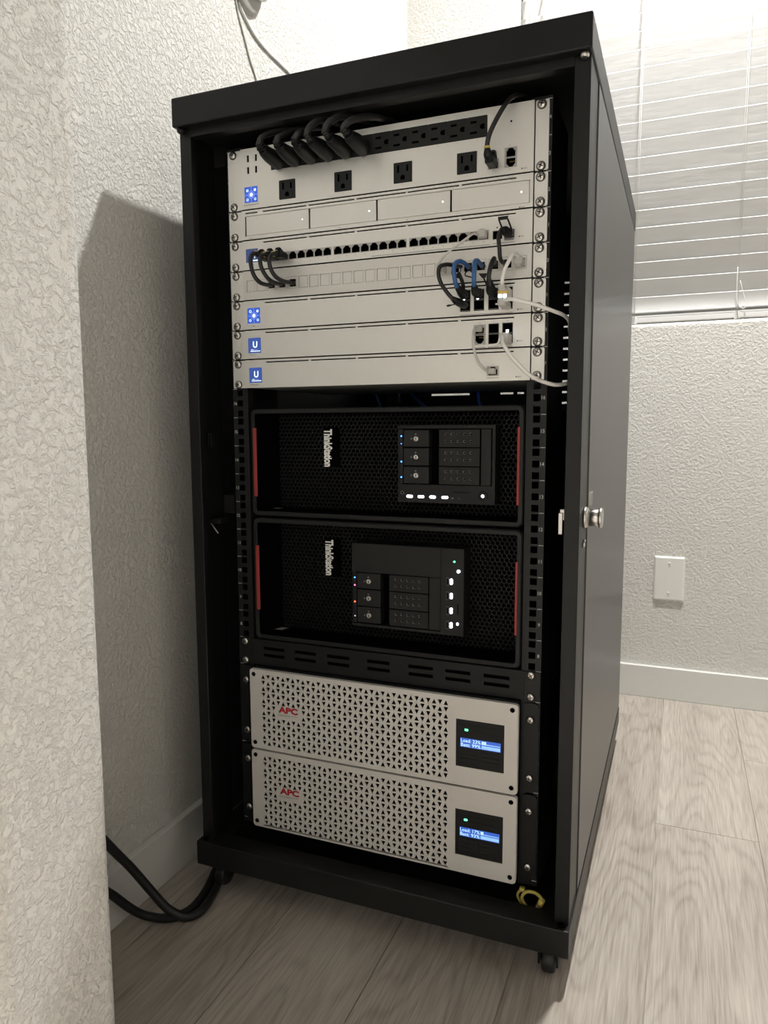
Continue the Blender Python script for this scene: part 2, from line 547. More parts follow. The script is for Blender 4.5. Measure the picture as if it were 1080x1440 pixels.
# window behind the blind
win = tag(bpy.data.objects.new('window_1', None), kind='structure')
win.location = (0.58, YB + .11, 1.67); COL.objects.link(win); WP['window_1'] = Vector(win.location)
obj('window_frame', MB().plate(WX0, WX1, WZ0, WZ1, YB + .10, YB + .139, [(WX0 + .04, .56, WZ0 + .04, WZ1 - .04), (.60, WX1 - .04, WZ0 + .04, WZ1 - .04)]), TRIM, win)
obj('window_pane', MB().box(WX0 + .035, .565, YB + .118, YB + .124, WZ0 + .035, WZ1 - .035), GLASS, win)
obj('window_pane', MB().box(.595, WX1 - .035, YB + .118, YB + .124, WZ0 + .035, WZ1 - .035), GLASS, win)

# ------------------------------------------------------------------ window blind
BY = YB + .028
blind = thing('window_blind', 'closed white horizontal slat blind filling the window behind the black rack', 'blind', (0.58, BY, 1.05))
SP, SW, SA = 0.0456, 0.0500, math.radians(21)
sm = MB()
BX0, BX1 = WX0 + .003, WX1 - .003
dy, dz = math.sin(SA), math.cos(SA)
def slat_pt(u, w): return (-u * dy + w * dz, u * dz + w * dy)      # top edge leans into the room
TH, out = .0016, []
for sgn in (-1, 1):
    for k in range(7):                                             # rounded long edges
        t = math.radians(-90 + 30 * k) * sgn
        u, w = sgn * (SW / 2 - TH + TH * math.cos(t)), TH * math.sin(t)
        out.append(slat_pt(u, -w * 1.0))
n = len(out)
hw = (BX1 - BX0) / 2
V = [(-hw, a, b) for a, b in out] + [(hw, a, b) for a, b in out]
F = [(i, (i + 1) % n, (i + 1) % n + n, i + n) for i in range(n)] + [tuple(range(n))[::-1], tuple(range(n, 2 * n))]
sm.add(V, F, 0)
slat_me = sm.mesh('slat', [SLAT])
cxb = (BX0 + BX1) / 2
nsl = 25
for k in range(nsl):
    place('slat', slat_me, (cxb, BY, 1.1115 + .004 + k * SP - SW / 2 * dz + SP), blind)
o = place('slat', slat_me, (cxb, BY, 1.1115 + .002 - SW / 2 * dz), blind)
obj('bottom_rail', MB().box(BX0, BX1, BY - .020, BY + .022, 1.0425, 1.0585, 0, .003, 2), SLAT, blind)
obj('loose_slat', MB().box(BX0, BX1, BY - .024, BY + .024, 1.0685, 1.0735, 0, .001, 1), SLAT, blind)
obj('head_rail', MB().box(BX0, BX1, BY - .03, BY + .03, 2.245, 2.30, 0, .002, 1), SLAT, blind)
for x in (.030, .2835, .537, .79, 1.04):
    f = MB()
    f.tube([(x, BY - .028, 1.055), (x, BY - .028, 1.7), (x, BY - .028, 2.25)], .0011, 6, sub=0)
    f.tube([(x - .004, BY - .026, 1.055), (x - .004, BY - .026, 2.25)], .0007, 6, sub=0)
    obj('ladder_cord', f, CORD, blind)
    obj('rail_button', MB().box(x - .007, x + .007, BY - .0225, BY - .0195, 1.0395, 1.0585, 0, .001, 1), SLAT, blind)
lc = MB().tube([(.533, BY - .031, 1.17), (.5335, BY - .032, 1.10), (.5385, BY - .033, 1.075), (.549, BY - .033, 1.064), (.556, BY - .033, 1.072), (.551, BY - .032, 1.095), (.540, BY - .031, 1.135)], .0011, 6)
obj('lift_cord', lc, CORD, blind)
obj('tilt_wand', MB().tube([(-.012, BY - .036, 1.45), (-.012, BY - .036, 2.24)], .0042, 8, sub=0), CORD, blind)

# ------------------------------------------------------------------ blank wall plate
wp = thing('wall_plate', 'blank white wall plate with two screws above the baseboard', 'wall plate', (.398, YB, .343))
pm = MB()
P0 = rrect(.3585, .4380, .2815, .4045, .003, 3)
P1 = rrect(.3625, .4340, .2855, .4005, .003, 3)
pm.ring([[(x, YB, z) for x, z in P0], [(x, YB - .0035, z) for x, z in P0], [(x, YB - .0065, z) for x, z in P1]])
pm.add([(x, YB - .0065, z) for x, z in P1], [tuple(range(len(P1)))])
obj('plate', pm, PLATEWHITE, wp)
for z in (.386, .3025):
    q = MB().lathe([(.0036, 0), (.0034, -.0012), (.002, -.0019)], (.3980, YB - .0065, z), 'y', 14)
    q.box(.3952, .4008, YB - .00845, YB - .0082, z - .0004, z + .0004, 1)
    obj('screw', q, [PLATEWHITE, INKGREY], wp)

# ------------------------------------------------------------------ camera puck on the left wall and its two leads
pk = thing('wall_camera', 'small round grey and white camera fixed high on the left wall', 'camera', (XL, .27, 1.588))
obj('mount', MB().lathe([(.052, 0), (.052, .006), (.047, .010), (.02, .011)], (XL, .268, 1.586), 'x', 28), DOMEGREY, pk)
obj('body', MB().lathe([(.020, .010), (.036, .012), (.040, .018), (.038, .026), (.026, .032), (.012, .034)], (XL, .290, 1.604), 'x', 28), PLATEWHITE, pk)
cb = MB().tube([(-.3733, .232, 1.552), (-.3733, .244, 1.519), (-.3733, .262, 1.488), (-.3733, .280, 1.457), (-.3733, .301, 1.430), (-.3733, .335, 1.37), (-.3733, .37, 1.27), (-.3733, .40, 1.10)], .0015, 6)
tag(obj('camera_lead', cb, GREYCABLE, None, (XL + .01, .3, 1.45)), 'thin straight grey lead hanging from the round camera to the rack', 'cable')
cb = MB().tube([(-.372, .241, 1.550), (-.3725, .249, 1.537), (-.3725, .266, 1.523), (-.3725, .297, 1.508), (-.3725, .341, 1.500), (-.3725, .391, 1.498), (-.3725, .444, 1.494), (-.3725, .500, 1.475), (-.3725, .545, 1.43), (-.3725, .57, 1.33), (-.3725, .58, 1.0)], .0024, 8)
tag(obj('camera_lead', cb, WHITECABLE, None, (XL + .02, .3, 1.45)), 'thicker white lead curving from the round camera down behind the rack', 'cable')

# ================================================================== the rack
UH = 0.04445
Z0 = 0.11
ZT = Z0 + 24 * UH
def U(i): return ZT - i * UH           # top edge after i units from the top
RB = 0.805                             # back face
rack = thing('server_rack', 'tall black steel server rack without front door standing on casters', 'rack', (0, .37, 0))
obj('top_cover', MB().box(-.30, .30, -.06, RB + .008, 1.2005, 1.2415, 0, .0022, 2), BLACK, rack)
bt = MB()
bt.box(-.30, .30, -.06, -.022, .0465, .0865, 0, .0018, 2)
bt.box(-.30, .30, RB - .04, RB, .0465, .0865, 0, .0018, 1)
bt.box(-.30, -.255, -.022, RB - .04, .0465, .0865, 0)
bt.box(.262, .30, -.022, RB - .04, .0465, .0865, 0)
bt.box(-.255, .262, -.022, RB - .04, .0465, .0490, 0)
obj('base_tray', bt, BLACKTRAY, rack)
for sx in (-1, 1):
    f = MB()
    a, b = sorted((sx * .278, sx * .2975))
    f.box(a, b, -.045, -.030, .0865, 1.2005, 0, .0008, 1)
    a, b = sorted((sx * .289, sx * .2975))
    f.box(a, b, -.030, .030, .0865, 1.2005)
    obj('corner_post', f, BLACK, rack)
    f = MB()
    a, b = sorted((sx * .262, sx * .2975))
    f.box(a, b, RB - .03, RB - .006, .0865, 1.2005)
    obj('corner_post', f, BLACK, rack)
    a, b = sorted((sx * .2955, sx * .2992))
    p = MB().box(a, b, .0325, RB - .002, .0905, 1.1985, 0, .0009, 1)
    obj('side_panel', p, PANEL, rack)
    a, b = sorted((sx * .268, sx * .2955))
    obj('side_rail', MB().box(a, b, .03, RB - .03, .62, .65), DEEP, rack)
    # top and bottom runner behind the panel, keeps the inside dark
    obj('side_rail', MB().box(a, b, .03, RB - .03, 1.17, 1.1995), DEEP, rack)
obj('front_header', MB().box(-.278, .278, -.045, -.030, 1.1895, 1.2005), BLACK, rack)
# mounting rails with square holes, unit ticks and numbers
def rail(sx, yy, marks):
    f = MB()
    x0, x1 = sorted((sx * .2185, sx * .2455))
    holes = []
    for k in range(24):
        for h in (.00635, .02222, .0381):
            z = Z0 + k * UH + h
            holes.append((sx * .2325 - .0048, sx * .2325 + .0048, z - .0048, z + .0048))
    f.plate(x0, x1, Z0 - .008, ZT + .004, yy, yy + .002, holes)
    a, b = sorted((sx * .2438, sx * .2455))
    f.box(a, b, yy + .002, yy + .135, Z0 - .008, ZT + .004)
    a, b = sorted((sx * .2185, sx * .2197))
    f.box(a, b, yy + .002, yy + .018, Z0 - .008, ZT + .004)
    f.box(*sorted((sx * .2300, sx * .2455)), yy + .05, yy + .13, .0865, Z0 - .008)
    o = obj('mounting_rail', f, BLACK, rack)
    if marks:
        t = MB()
        for k in range(25):
            z = Z0 + k * UH
            a, b = sorted((sx * .2385, sx * .2452))
            t.box(a, b, yy - .0003, yy, z - .0004, z + .0004)
        for k in range(24):
            t.text(str(k + 1), sx * .2413, Z0 + k * UH + .0197, yy - .0003, height=.0050, align='c', bold=.01, xscale=.9)
        obj('rail_marking', t, INKWHITE, o)
    return o
rail(-1, 0, True); rail(1, 0, True)
rail(-1, .66, False); rail(1, .66, False)
# rear door with rows of vent slots
sl = []
zr = [.181 + .0253 * k for k in range(-1, 3)] + [.8440 + .0253 * k for k in range(0, 11)]
for z in zr:
    if abs(z - .844) < .001:
        cols = ((-.180, -.080), (-.002, .030), (.040, .056), (.1420, .2420))
    else:
        cols = ((-.265, -.190), (-.18, -.08), (-.0715, .0285), (.0335, .1335), (.1420, .2420))
    for x0, x1 in cols:
        sl.append((x0, x1, z - .0024, z + .0024))
sl.append((.084, .096, .8163, .8211)); sl.append((.142, .242, .8163, .8211))
obj('rear_door', MB().plate(-.262, .262, .0865, 1.2005, RB - .006, RB - .004, sl), BLACK, rack)
# casters
for sx in (-1, 1):
    for y in (-.027, RB - .05):
        x = sx * .270
        f = MB()
        f.box(x - .025, x + .025, y - .025, y + .025, .0435, .0465)
        f.box(x - .014, x - .011, y - .014, y + .012, .016, .0440)
        f.box(x + .011, x + .014, y - .014, y + .012, .016, .0440)
        f.box(x - .014, x + .014, y - .012, y + .012, .0400, .0435)
        c = obj('caster', f, PLASTIC, rack)
        w = MB().lathe([(.008, -.009), (.0165, -.009), (.0185, -.006), (.0185, .006), (.0165, .009), (.008, .009)], (x, y, .0185), 'x', 20)
        obj('wheel', w, RUBBER, c)
# latch furniture
lk = MB()
lk.lathe([(.0145, 0), (.0145, .003), (.012, .006)], (.2975, .002, .640), 'x', 18)
lk.lathe([(.0115, .004), (.0115, .018), (.0105, .020)], (.2975, .002, .640), 'x', 18)
lk.lathe([(.0115, .019), (.0135, .020), (.0135, .023), (.012, .0242)], (.2975, .002, .640), 'x', 18)
tag(obj('side_lock', lk, CHROME, rack), 'chrome barrel lock')
st = MB()
for y in (.042, .051, .060):
    st.box(.2990, .3018, y - .0014, y + .0014, .652, .668)
st.box(.2990, .3018, .0406, .0614, .668, .6705)
st.box(.2990, .30, .0432, .0498, .653, .667, 1); st.box(.2990, .30, .0522, .0588, .653, .667, 1)
tag(obj('lock_keeper', st, [CHROME, HOLE], rack), 'small chrome keeper plate')
kn = MB().lathe([(.0035, 0), (.0035, .002), (.002, .003)], (.2975, -.002, .6035), 'x', 10)
kn.lathe([(.002, 0), (.002, .002), (.0012, .003)], (.2975, .006, .608), 'x', 8)
tag(obj('side_screw', kn, CHROME, rack), 'small chrome screw pair')
la = MB()
la.box(.2685, .2745, -.030, -.0275, .6195, .6485, 0, .0008, 1)
la.box(.2700, .2790, -.0275, -.024, .638, .653, 0, .0008, 1)
tag(obj('latch', la, CHROME, rack), 'chrome latch tongue on right post')
l2 = MB()
l2.box(-.2825, -.2805, -.019, -.012, .7315, .7525); l2.box(-.2775, -.2762, -.019, -.012, .7315, .7525)
l2.box(-.2825, -.2760, -.0185, -.012, .7305, .7322); l2.box(-.2825, -.2760, -.0185, -.012, .7505, .7525)
tag(obj('latch_slot', l2, PLASTIC2, rack), 'grey latch slot')
l3 = MB()
l3.tube([(-.2805, -.020, .6090), (-.2672, -.020, .5930)], .0011, 6, sub=0)
tag(obj('latch_rod', l3, CHROME, rack), 'short slanted steel rod')
l4 = MB().box(-.289, -.270, -.012, .01, .607, .614, 0, .001, 1)
obj('latch_block', l4, PLASTIC2, rack)
for x, mt, zz in ((.2905, CHROME, 1.1995), (-.290, BLACK, 1.1995)):
    obj('cover_bolt', MB().lathe([(.0055, 0), (.0055, -.004), (.0040, -.0058)], (x, -.052, zz), 'z', 10), mt, rack)
for x in (-.288, .288):
    obj('base_bolt', MB().lathe([(.0045, 0), (.0045, .002), (.003, .003)], (x, -.05, .0865), 'z', 10), HOLE, rack)

# ------------------------------------------------------------------ rack screws (shared mesh)
def screw_mesh():
    f = MB()
    f.lathe([(.0062, 0), (.0062, -.0006)], (0, 0, 0), 'y', 18, 1)
    f.lathe([(.0056, -.0006), (.0055, -.0016), (.0047, -.0027), (.0032, -.0033), (.0014, -.0035)], (0, 0, 0), 'y', 18)
    for a in (0.3, 0.3 + math.pi / 2):
        c, s = math.cos(a), math.sin(a)
        l, w = .0033, .0006
        P = [(-l * c + w * s, -l * s - w * c), (l * c + w * s, l * s - w * c), (l * c - w * s, l * s + w * c), (-l * c - w * s, -l * s + w * c)]
        f.poly(P, -.00375, -.0030, 1)
    return f.mesh('rack_screw', [CHROME, GROOVE])
SCREW = screw_mesh()
def screws(parent, zs, y, xs=(-.2325, .2325)):
    for z in zs:
        for x in xs:
            o = place('rack_screw', SCREW, (x, y, z), parent)
            o.rotation_euler = (0, random.uniform(-1.2, 1.2), 0)

# ------------------------------------------------------------------ silver rack units
FX0, FX1, FY = -.2180, .2234, -.006
SEGS = [(-.1810, -.1075), (-.1037, -.0302), (-.0273, .0475), (.0503, .1240), (.1276, .2013)]
def unit(name, label, cat, i, n, holes, vents=True, extra_vent=False, face=SILVER, depth=.28):
    z1, z0 = U(i) - .0010, U(i + n) + .0010
    t = thing(name, label, cat, (0, 0, z0))
    hs = list(holes)
    if vents:
        zv = U(i) - .0050
        for a, b in SEGS + ([(-.2117, -.1900)] if extra_vent else []):
            hs.append((a, b, zv - .0009, zv + .0009))
    obj('face_panel', MB().plate(FX0, FX1, z0, z1, FY, FY + .002, hs), face, t)
    obj('chassis', MB().box(-.2170, .2170, .012, depth, z0 + .001, z1 - .001), SILVER2, t)
    # dark tunnel behind the face so openings read black
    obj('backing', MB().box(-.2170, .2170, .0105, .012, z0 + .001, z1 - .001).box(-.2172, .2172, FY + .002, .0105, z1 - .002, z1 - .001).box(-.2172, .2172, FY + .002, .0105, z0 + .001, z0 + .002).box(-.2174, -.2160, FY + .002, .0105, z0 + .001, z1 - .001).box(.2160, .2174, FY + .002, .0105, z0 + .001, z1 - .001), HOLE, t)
    for x0, x1 in ((-.2418, -.2192), (.2246, .2418)):
        hz = [z0 + .0057, z1 - .0057]
        pts = rrect(x0, x1, z0 + .0002, z1 - .0002, .0018, 2)
        obj('mounting_ear', MB().poly(pts, -.0032, -.0001), SILVER, t)
    screws(t, (z0 + .0057, z1 - .0057), -.0032)
    return t, z0, z1

def rj_mesh(w, h, tab_up=True, surround=None):
    """socket with its stepped key, origin at the centre of the front face"""
    f = MB()
    a, b = w / 2, h / 2
    k = 1 if tab_up else -1
    s1, s2, w1, w2 = .42, .74, .74, .50
    outl = [(-a, -b * k), (a, -b * k), (a, b * s1 * k), (a * w1, b * s1 * k), (a * w1, b * s2 * k), (a * w2, b * s2 * k), (a * w2, b * k), (-a * w2, b * k), (-a * w2, b * s2 * k), (-a * w1, b * s2 * k), (-a * w1, b * s1 * k), (-a, b * s1 * k)]
    n = len(outl)
    if k < 0: outl = outl[::-1]
    V = [(x, .0006, z) for x, z in outl] + [(x, .010, z) for x, z in outl]
    f.add(V, [(i, i + n, (i + 1) % n + n, (i + 1) % n) for i in range(n)] + [tuple(range(n, 2 * n))], 1)
    # metal lip: surround ring between the opening and a rectangle
    A, B = (surround or (a + .0007, b + .0007))
    # simple plate pieces around the opening
    def q(x0, x1, z0, z1): 
        if k < 0: z0, z1 = -z1, -z0
        f.box(x0, x1, 0, .0010, z0, z1, 0)
    q(-A, A, -B, -b); q(-A, -a, -b, B); q(a, A, -b, B)
    q(-a, -a * w1, b * s1, B); q(a * w1, a, b * s1, B)
    q(-a * w1, -a * w2, b * s2, B); q(a * w2, a * w1, b * s2, B)
    q(-a * w2, a * w2, b, B)
    # contacts glimmering at the back
    for i in range(4):
        x = (-.45 + .3 * i) * a
        f.box(x - .0002, x + .0002, .0082, .0095, -b * .9 * k - .0002, -b * .55 * k, 2)
    return f.mesh('ethernet_port', [STEEL, HOLE, GOLD])

def sfp_mesh(w, h):
    f = MB()
    a, b = w / 2, h / 2
    f.plate(-a - .0007, a + .0007, -b - .0007, b + .0007, 0, .001, [(-a, a, -b, b)], 0)
    f.cavity(-a, a, .001, .010, -b, b, 1)
    return f.mesh('fiber_port', [CAGE, HOLE])

def screen(parent, x0, x1, z0, z1, kind):
    y = FY + .0008
    base = {'map': LCDBLUE, 'dim': LCDDIM, 'logo': LCDNAVY}[kind]
    f = MB().poly(rrect(x0, x1, z0, z1, .0012, 2), y, y + .001)
    o = obj('display', f, base, parent)
    g = MB()
    cx, cz, w = (x0 + x1) / 2, (z0 + z1) / 2, (x1 - x0)
    yy = y - .0002
    def ringp(px, pz, r, t, mi, n=14):
        A = [(px + r * math.cos(2 * math.pi * k / n), yy, pz + r * math.sin(2 * math.pi * k / n)) for k in range(n)]
        B = [(px + (r - t) * math.cos(2 * math.pi * k / n), yy, pz + (r - t) * math.sin(2 * math.pi * k / n)) for k in range(n)]
        g.ring([A, B], mi)
    def disc(px, pz, r, mi, n=14):
        g.add([(px + r * math.cos(2 * math.pi * k / n), yy, pz + r * math.sin(2 * math.pi * k / n)) for k in range(n)], [tuple(range(n))], mi)
    def bar(a, b, c, d, mi): g.add([(a, yy, c), (b, yy, c), (b, yy, d), (a, yy, d)], [(0, 1, 2, 3)], mi)
    if kind == 'map':
        ringp(cx, cz, w * .245, w * .03, 1); disc(cx, cz, w * .125, 0); ringp(cx, cz, w * .165, w * .02, 1)
        for s in (-1, 1):
            bar(cx + s * w * .25 - (w * .25 if s < 0 else 0), cx + s * w * .25 + (w * .25 if s > 0 else 0), cz - w * .012, cz + w * .012, 1)
            bar(cx - w * .012, cx + w * .012, *(sorted((cz + s * w * .25, cz + s * w * .5))), 1)
        ringp(cx - w * .29, cz - w * .30, w * .09, w * .04, 0); ringp(cx + w * .29, cz - w * .29, w * .085, w * .04, 0)
        disc(cx + w * .28, cz + w * .29, w * .09, 0)
        if parent.name.startswith('power'):
            q = w * .075; px, pz = cx - w * .29, cz + w * .28
            for a in ((px - q, px + q, pz - q, pz - q * .5), (px - q, px + q, pz + q * .5, pz + q), (px - q, px - q * .5, pz - q, pz + q), (px + q * .5, px + q, pz - q, pz + q)): bar(*a, 0)
        else:
            ringp(cx - w * .27, cz + w * .29, w * .10, w * .045, 0)
    elif kind == 'logo':
        g.text('U', cx + w * .03, cz - w * .16, yy, height=w * .44, bold=.035, align='c', mi=0, xscale=.92)
        bar(cx - w * .34, cx + w * .42, z0 + w * .10, z0 + w * .155, 0)
        bar(cx - w * .30, cx - w * .10, z0 + w * .21, z0 + w * .25, 0)
        bar(cx - w * .06, cx + w * .22, z0 + w * .215, z0 + w * .24, 1)
    else:
        bar(cx - w * .30, cx - w * .22, z0 + w * .07, z0 + w * .15, 0)
        bar(cx + w * .06, cx + w * .46, z0 + w * .08, z0 + w * .17, 0)
        bar(cx + w * .18, cx + w * .24, cz - w * .2, cz - w * .08, 0)
    obj('display_image', g, [LCDWHITE, LCDLINE], o)

def print_mark(parent, items):
    """ink on the face: ('t', text, x, z, h) or ('d', x, z, r) or ('b', x0, x1, z0, z1)"""
    g = MB(); y = FY - .0002
    for it in items:
        if it[0] == 't': g.text(it[1], it[2], it[3], y, height=it[4], align='c' if len(it) < 6 else it[5])
        elif it[0] == 'd': g.add([(it[1] + it[3] * math.cos(k * .5236), y, it[2] + it[3] * math.sin(k * .5236)) for k in range(12)], [tuple(range(12))])
        else: g.add([(it[1], y, it[3]), (it[2], y, it[3]), (it[2], y, it[4]), (it[1], y, it[4])], [(0, 1, 2, 3)], 1 if len(it) > 5 else 0)
    obj('printed_mark', g, [INK, INKGREY], parent)

# ---- power distribution unit (2U)
outs = [(-.1385, 1.1096), (-.0478, 1.1096), (.0433, 1.1100), (.1345, 1.1103)]
usb = [(x, z) for x in (-.2046, -.1907) for z in (1.1612, 1.1446)]
ph = [(x - .0138, x + .0138, z - .0138, z + .0138) for x, z in outs]
ph += [(x - .0017, x + .0017, z - .0049, z + .0049) for x, z in usb]
ph += [(-.2119, -.1890, 1.0978, 1.1208), (-.1651, .1621, 1.1397, 1.1672), (.1852, .2019, 1.0970, 1.1224), (.1628, .1778, 1.0978, 1.1105), (.1920, .1948, 1.1531, 1.1559)]
pdu, z0, z1 = unit('power_distribution_unit', 'two-unit silver power strip with twelve top sockets at rack top', 'power unit', 0, 2, ph, vents=False)
screen(pdu, -.2119, -.1890, 1.0978, 1.1208, 'map')
def outlet_mesh(w, h, rot):
    f = MB()
    f.poly(rrect(-w / 2, w / 2, -h / 2, h / 2, .001, 2), -.0005, .0035, 0)
    def b(x0, x1, z0, z1):
        if rot: x0, x1, z0, z1 = sorted((-z0, -z1)) + sorted((x0, x1))
        f.add([(x0, -.0007, z0), (x1, -.0007, z0), (x1, -.0007, z1), (x0, -.0007, z1)], [(0, 1, 2, 3)], 1)
    b(-.0081, -.0052, .0002, .0098); b(.0052, .0081, .0010, .0092)
    c = [(.0033 * math.cos(t), -.0066 + .0033 * math.sin(t)) for t in [math.pi * k / 8 for k in range(9)]] + [(-.0033, -.0098), (.0033, -.0098)]
    if rot: c = [(-z, x) for x, z in c]
    f.add([(x, -.0007, z) for x, z in c], [tuple(range(len(c)))], 1)
    return f.mesh('outlet', [PLASTIC2, HOLE])
om = outlet_mesh(.0270, .0268, False)
for x, z in outs: place('outlet', om, (x, FY, z), pdu)
om2 = outlet_mesh(.0270, .0272, True)
for k in range(12): place('outlet', om2, (-.1651 + .02727 * (k + .5), FY, 1.15345), pdu)
for x, z in usb:
    obj('usb_port', MB().cavity(x - .0017, x + .0017, FY + .002, FY + .008, z - .0049, z + .0049).box(x - .0005, x + .0005, FY + .003, FY + .007, z - .0036, z + .0036, 1), [HOLE, CAGE], pdu)
rj = rj_mesh(.0118, .0108, True, (.0083, .0063))
rjd = rj_mesh(.0118, .0108, False, (.0083, .0063))
place('ethernet_port', rj, (.19355, FY + .0003, 1.1161), pdu)
place('ethernet_port', rjd, (.19355, FY + .0003, 1.1033), pdu)
place('ethernet_port', rj, (.1703, FY + .0003, 1.1041), pdu)
obj('button', MB().lathe([(.0013, .001), (.0013, .004)], (.1934, FY, 1.1545), 'y', 12), HOLE, pdu)
print_mark(pdu, [('t', 'Power Distribution Pro', -.2130, 1.0938, .0019, 'l'), ('d', .2084, 1.0936, .0009), ('t', 'RESET', .2100, 1.0929, .0014, 'l'),
                 ('t', '1 0', .1920, 1.1240, .0013), ('t', '2 0', .1920, 1.0944, .0013), ('t', 'o', .1934, 1.1506, .0012), ('t', '3', .1703, 1.0950, .0012)] +
           [('t', str(k + 1), x, z - .0165, .0012) for k, (x, z) in enumerate(outs)] + [('t', str(k + 5), -.1651 + .02727 * (k + .5), 1.1368, .0012) for k in range(12)])

# ---- four-bay recorder (1U)
doors = [(-.2119, -.1035), (-.1030, .0032), (.0037, .1117), (.1123, .2190)]
rec, z0, z1 = unit('drive_recorder', 'silver unit with four blank drive doors in a row, below power strip', 'recorder', 2, 1, [(-.2121, .2192, 1.0497, 1.0785)], extra_vent=True)
for k, (a, b) in enumerate(doors):
    d = obj('drive_door', MB().box(a + .0016, b - .0003, FY + .0002, FY + .004, 1.0501, 1.0781, 0, .0003, 1), SILVER, rec)
    obj('status_light', MB().lathe([(.0009, .0004), (.0009, -.0002)], (b - .0108, FY + .0002, 1.0645), 'y', 10), LEDW if k else LEDW2, d)
print_mark(rec, [('t', 'UNVR', -.2030, 1.0450, .0017), ('d', .2063, 1.0452, .0009), ('t', 'RESET', .2079, 1.0445, .0014, 'l'), ('d', .0497, 1.0462, .0006), ('d', -.0530, 1.0462, .0006)])

# ---- network switch (1U, 24 ports)
gx = [-.0805 - .01425 * (7 - k) + .0062 for k in range(8)] + [-.0633 + .01415 * k + .0062 for k in range(8)] + [.0534 + .01412 * k + .0061 for k in range(8)]
PZ = 1.01505
grp = [(gx[0] - .0072, gx[7] + .0072), (gx[8] - .0072, gx[15] + .0072), (gx[16] - .0072, gx[23] + .0072)]
shole = [(a, b, PZ - .0062, PZ + .0062) for a, b in grp] + [(-.2122, -.1908, 1.0105, 1.0305), (.1708, .1838, 1.0078, 1.0190), (.1862, .2000, 1.0078, 1.0190)]
swi, z0, z1 = unit('network_switch', 'silver network switch with one long row of black ethernet ports', 'switch', 3, 1, shole)
screen(swi, -.2122, -.1908, 1.0105, 1.0305, 'dim')
sp = rj_mesh(.0122, .0105, True, (.00712, .0062))
for x in gx: place('ethernet_port', sp, (x, FY - .0001, PZ), swi)
fp = sfp_mesh(.0118, .0100)
for x in (.1773, .1931): place('fiber_port', fp, (x, FY, 1.0134), swi)
print_mark(swi, [('t', str(k + 1), x, 1.0056, .0013) for k, x in enumerate(gx)] +
           [('b', -.004, .1666, 1.0016, 1.0024, 1), ('b', .1711, .2013, 1.0022, 1.0030, 1), ('t', 'USW 24', -.2015, 1.0064, .0015), ('d', .2063, 1.0087, .0009), ('t', 'RESET', .2079, 1.0080, .0014, 'l'), ('b', .1759, .1777, 1.0220, 1.0237)])

# ---- patch panel (1U, 24 openings)
kx = [-.2043 + .01797 * k for k in range(24)]
KZ0, KZ1 = .9671, .9841
plugged = {2, 3, 4, 17, 18, 19, 20, 21, 22, 23}
pat, z0, z1 = unit('patch_bay', 'grey patch panel with a row of square blank inserts', 'patch panel', 4, 1, [(x - .00745, x + .00745, KZ0, KZ1) for x in kx], vents=False, face=SILVER2)
kb = MB().box(-.0071, .0071, FY + .0002, .003, -.0082, .0082, 0, .0003, 1).mesh('keystone_blank', [SILVER2])
km = MB()
km.plate(-.0071, .0071, -.0082, .0082, FY + .0002, -.003, [(-.0055, .0055, -.0058, .0052)], 0)
km.cavity(-.0055, .0055, -.003, .006, -.0058, .0052, 1)
km = km.mesh('keystone_jack', [SILVER2, HOLE])
for k, x in enumerate(kx):
    if k in plugged: place('keystone_jack', km, (x, 0, (KZ0 + KZ1) / 2), pat)
    else: place('keystone_blank', kb, (x, 0, (KZ0 + KZ1) / 2), pat)

# ---- gateway (1U)
gcol = [.1338, .1530, .1731, .1917]
gh = [(-.2121, -.1893, .9198, .9430)]
gh += [(x - .0074, x + .0074, .9168, .9455) for x in gcol]
gat, z0, z1 = unit('gateway', 'silver gateway with blue map screen and eight caged ports', 'gateway', 5, 1, gh)
screen(gat, -.2121, -.1893, .9198, .9430, 'map')
gp = sfp_mesh(.0132, .0118)
for x in gcol:
    place('fiber_port', gp, (x, FY, .9245), gat); place('fiber_port', gp, (x, FY, .9388), gat)
for x in gcol[:2]:
    obj('link_light', MB().box(x - .0030, x - .0004, FY - .0012, FY - .0002, .9318, .9332).box(x - .0030, x - .0004, FY - .0012, FY - .0002, .9338, .9350), LEDW, gat)
print_mark(gat, [('t', 'UDM', -.2010, .9150, .0016), ('b', .1263, .1994, .9114, .9124, 1), ('d', .2062, .9153, .0009), ('t', 'RESET', .2078, .9146, .0014, 'l')] + [('t', str(k + 1), x, .9146, .0011) for k, x in enumerate(gcol)])

# ---- two modems (1U each)
eh = [(-.2119, -.1892, .8752, .8980), (.1461, .1627, .8716, .8982), (.1663, .1811, .8716, .8986), (.1854, .2000, .8722, .8990)]
en, z0, z1 = unit('gateway', 'silver unit with U screen and three port pairs, second from bottom', 'gateway', 6, 1, eh)
screen(en, -.2119, -.1892, .8752, .8980, 'logo')
place('ethernet_port', rj, (.1544, FY + .0003, .8917), en); place('ethernet_port', rjd, (.1544, FY + .0003, .8783), en)
ep = sfp_mesh(.0132, .0118)
for x in (.1737, .1927):
    place('fiber_port', ep, (x, FY, .8783), en); place('fiber_port', ep, (x, FY, .8922), en)
print_mark(en, [('t', 'Enterprise 10', -.2085, .8712, .0016, 'l'), ('b', .1470, .1622, .8673, .8681, 1), ('b', .1662, .1808, .8671, .8679, 1), ('b', .1858, .2000, .8671, .8679, 1), ('d', .2063, .8742, .0009), ('t', 'RESET', .2079, .8735, .0014, 'l'), ('t', '1 0', .1544, .9000, .0013), ('t', '1', .1737, .9004, .0013), ('t', '2 0', .1927, .9006, .0013)])
ch = [(-.2111, -.1884, .8300, .8530), (.1648, .1817, .8288, .8424)]
cm, z0, z1 = unit('modem', 'silver modem with U screen and single port, lowest silver unit', 'modem', 7, 1, ch)
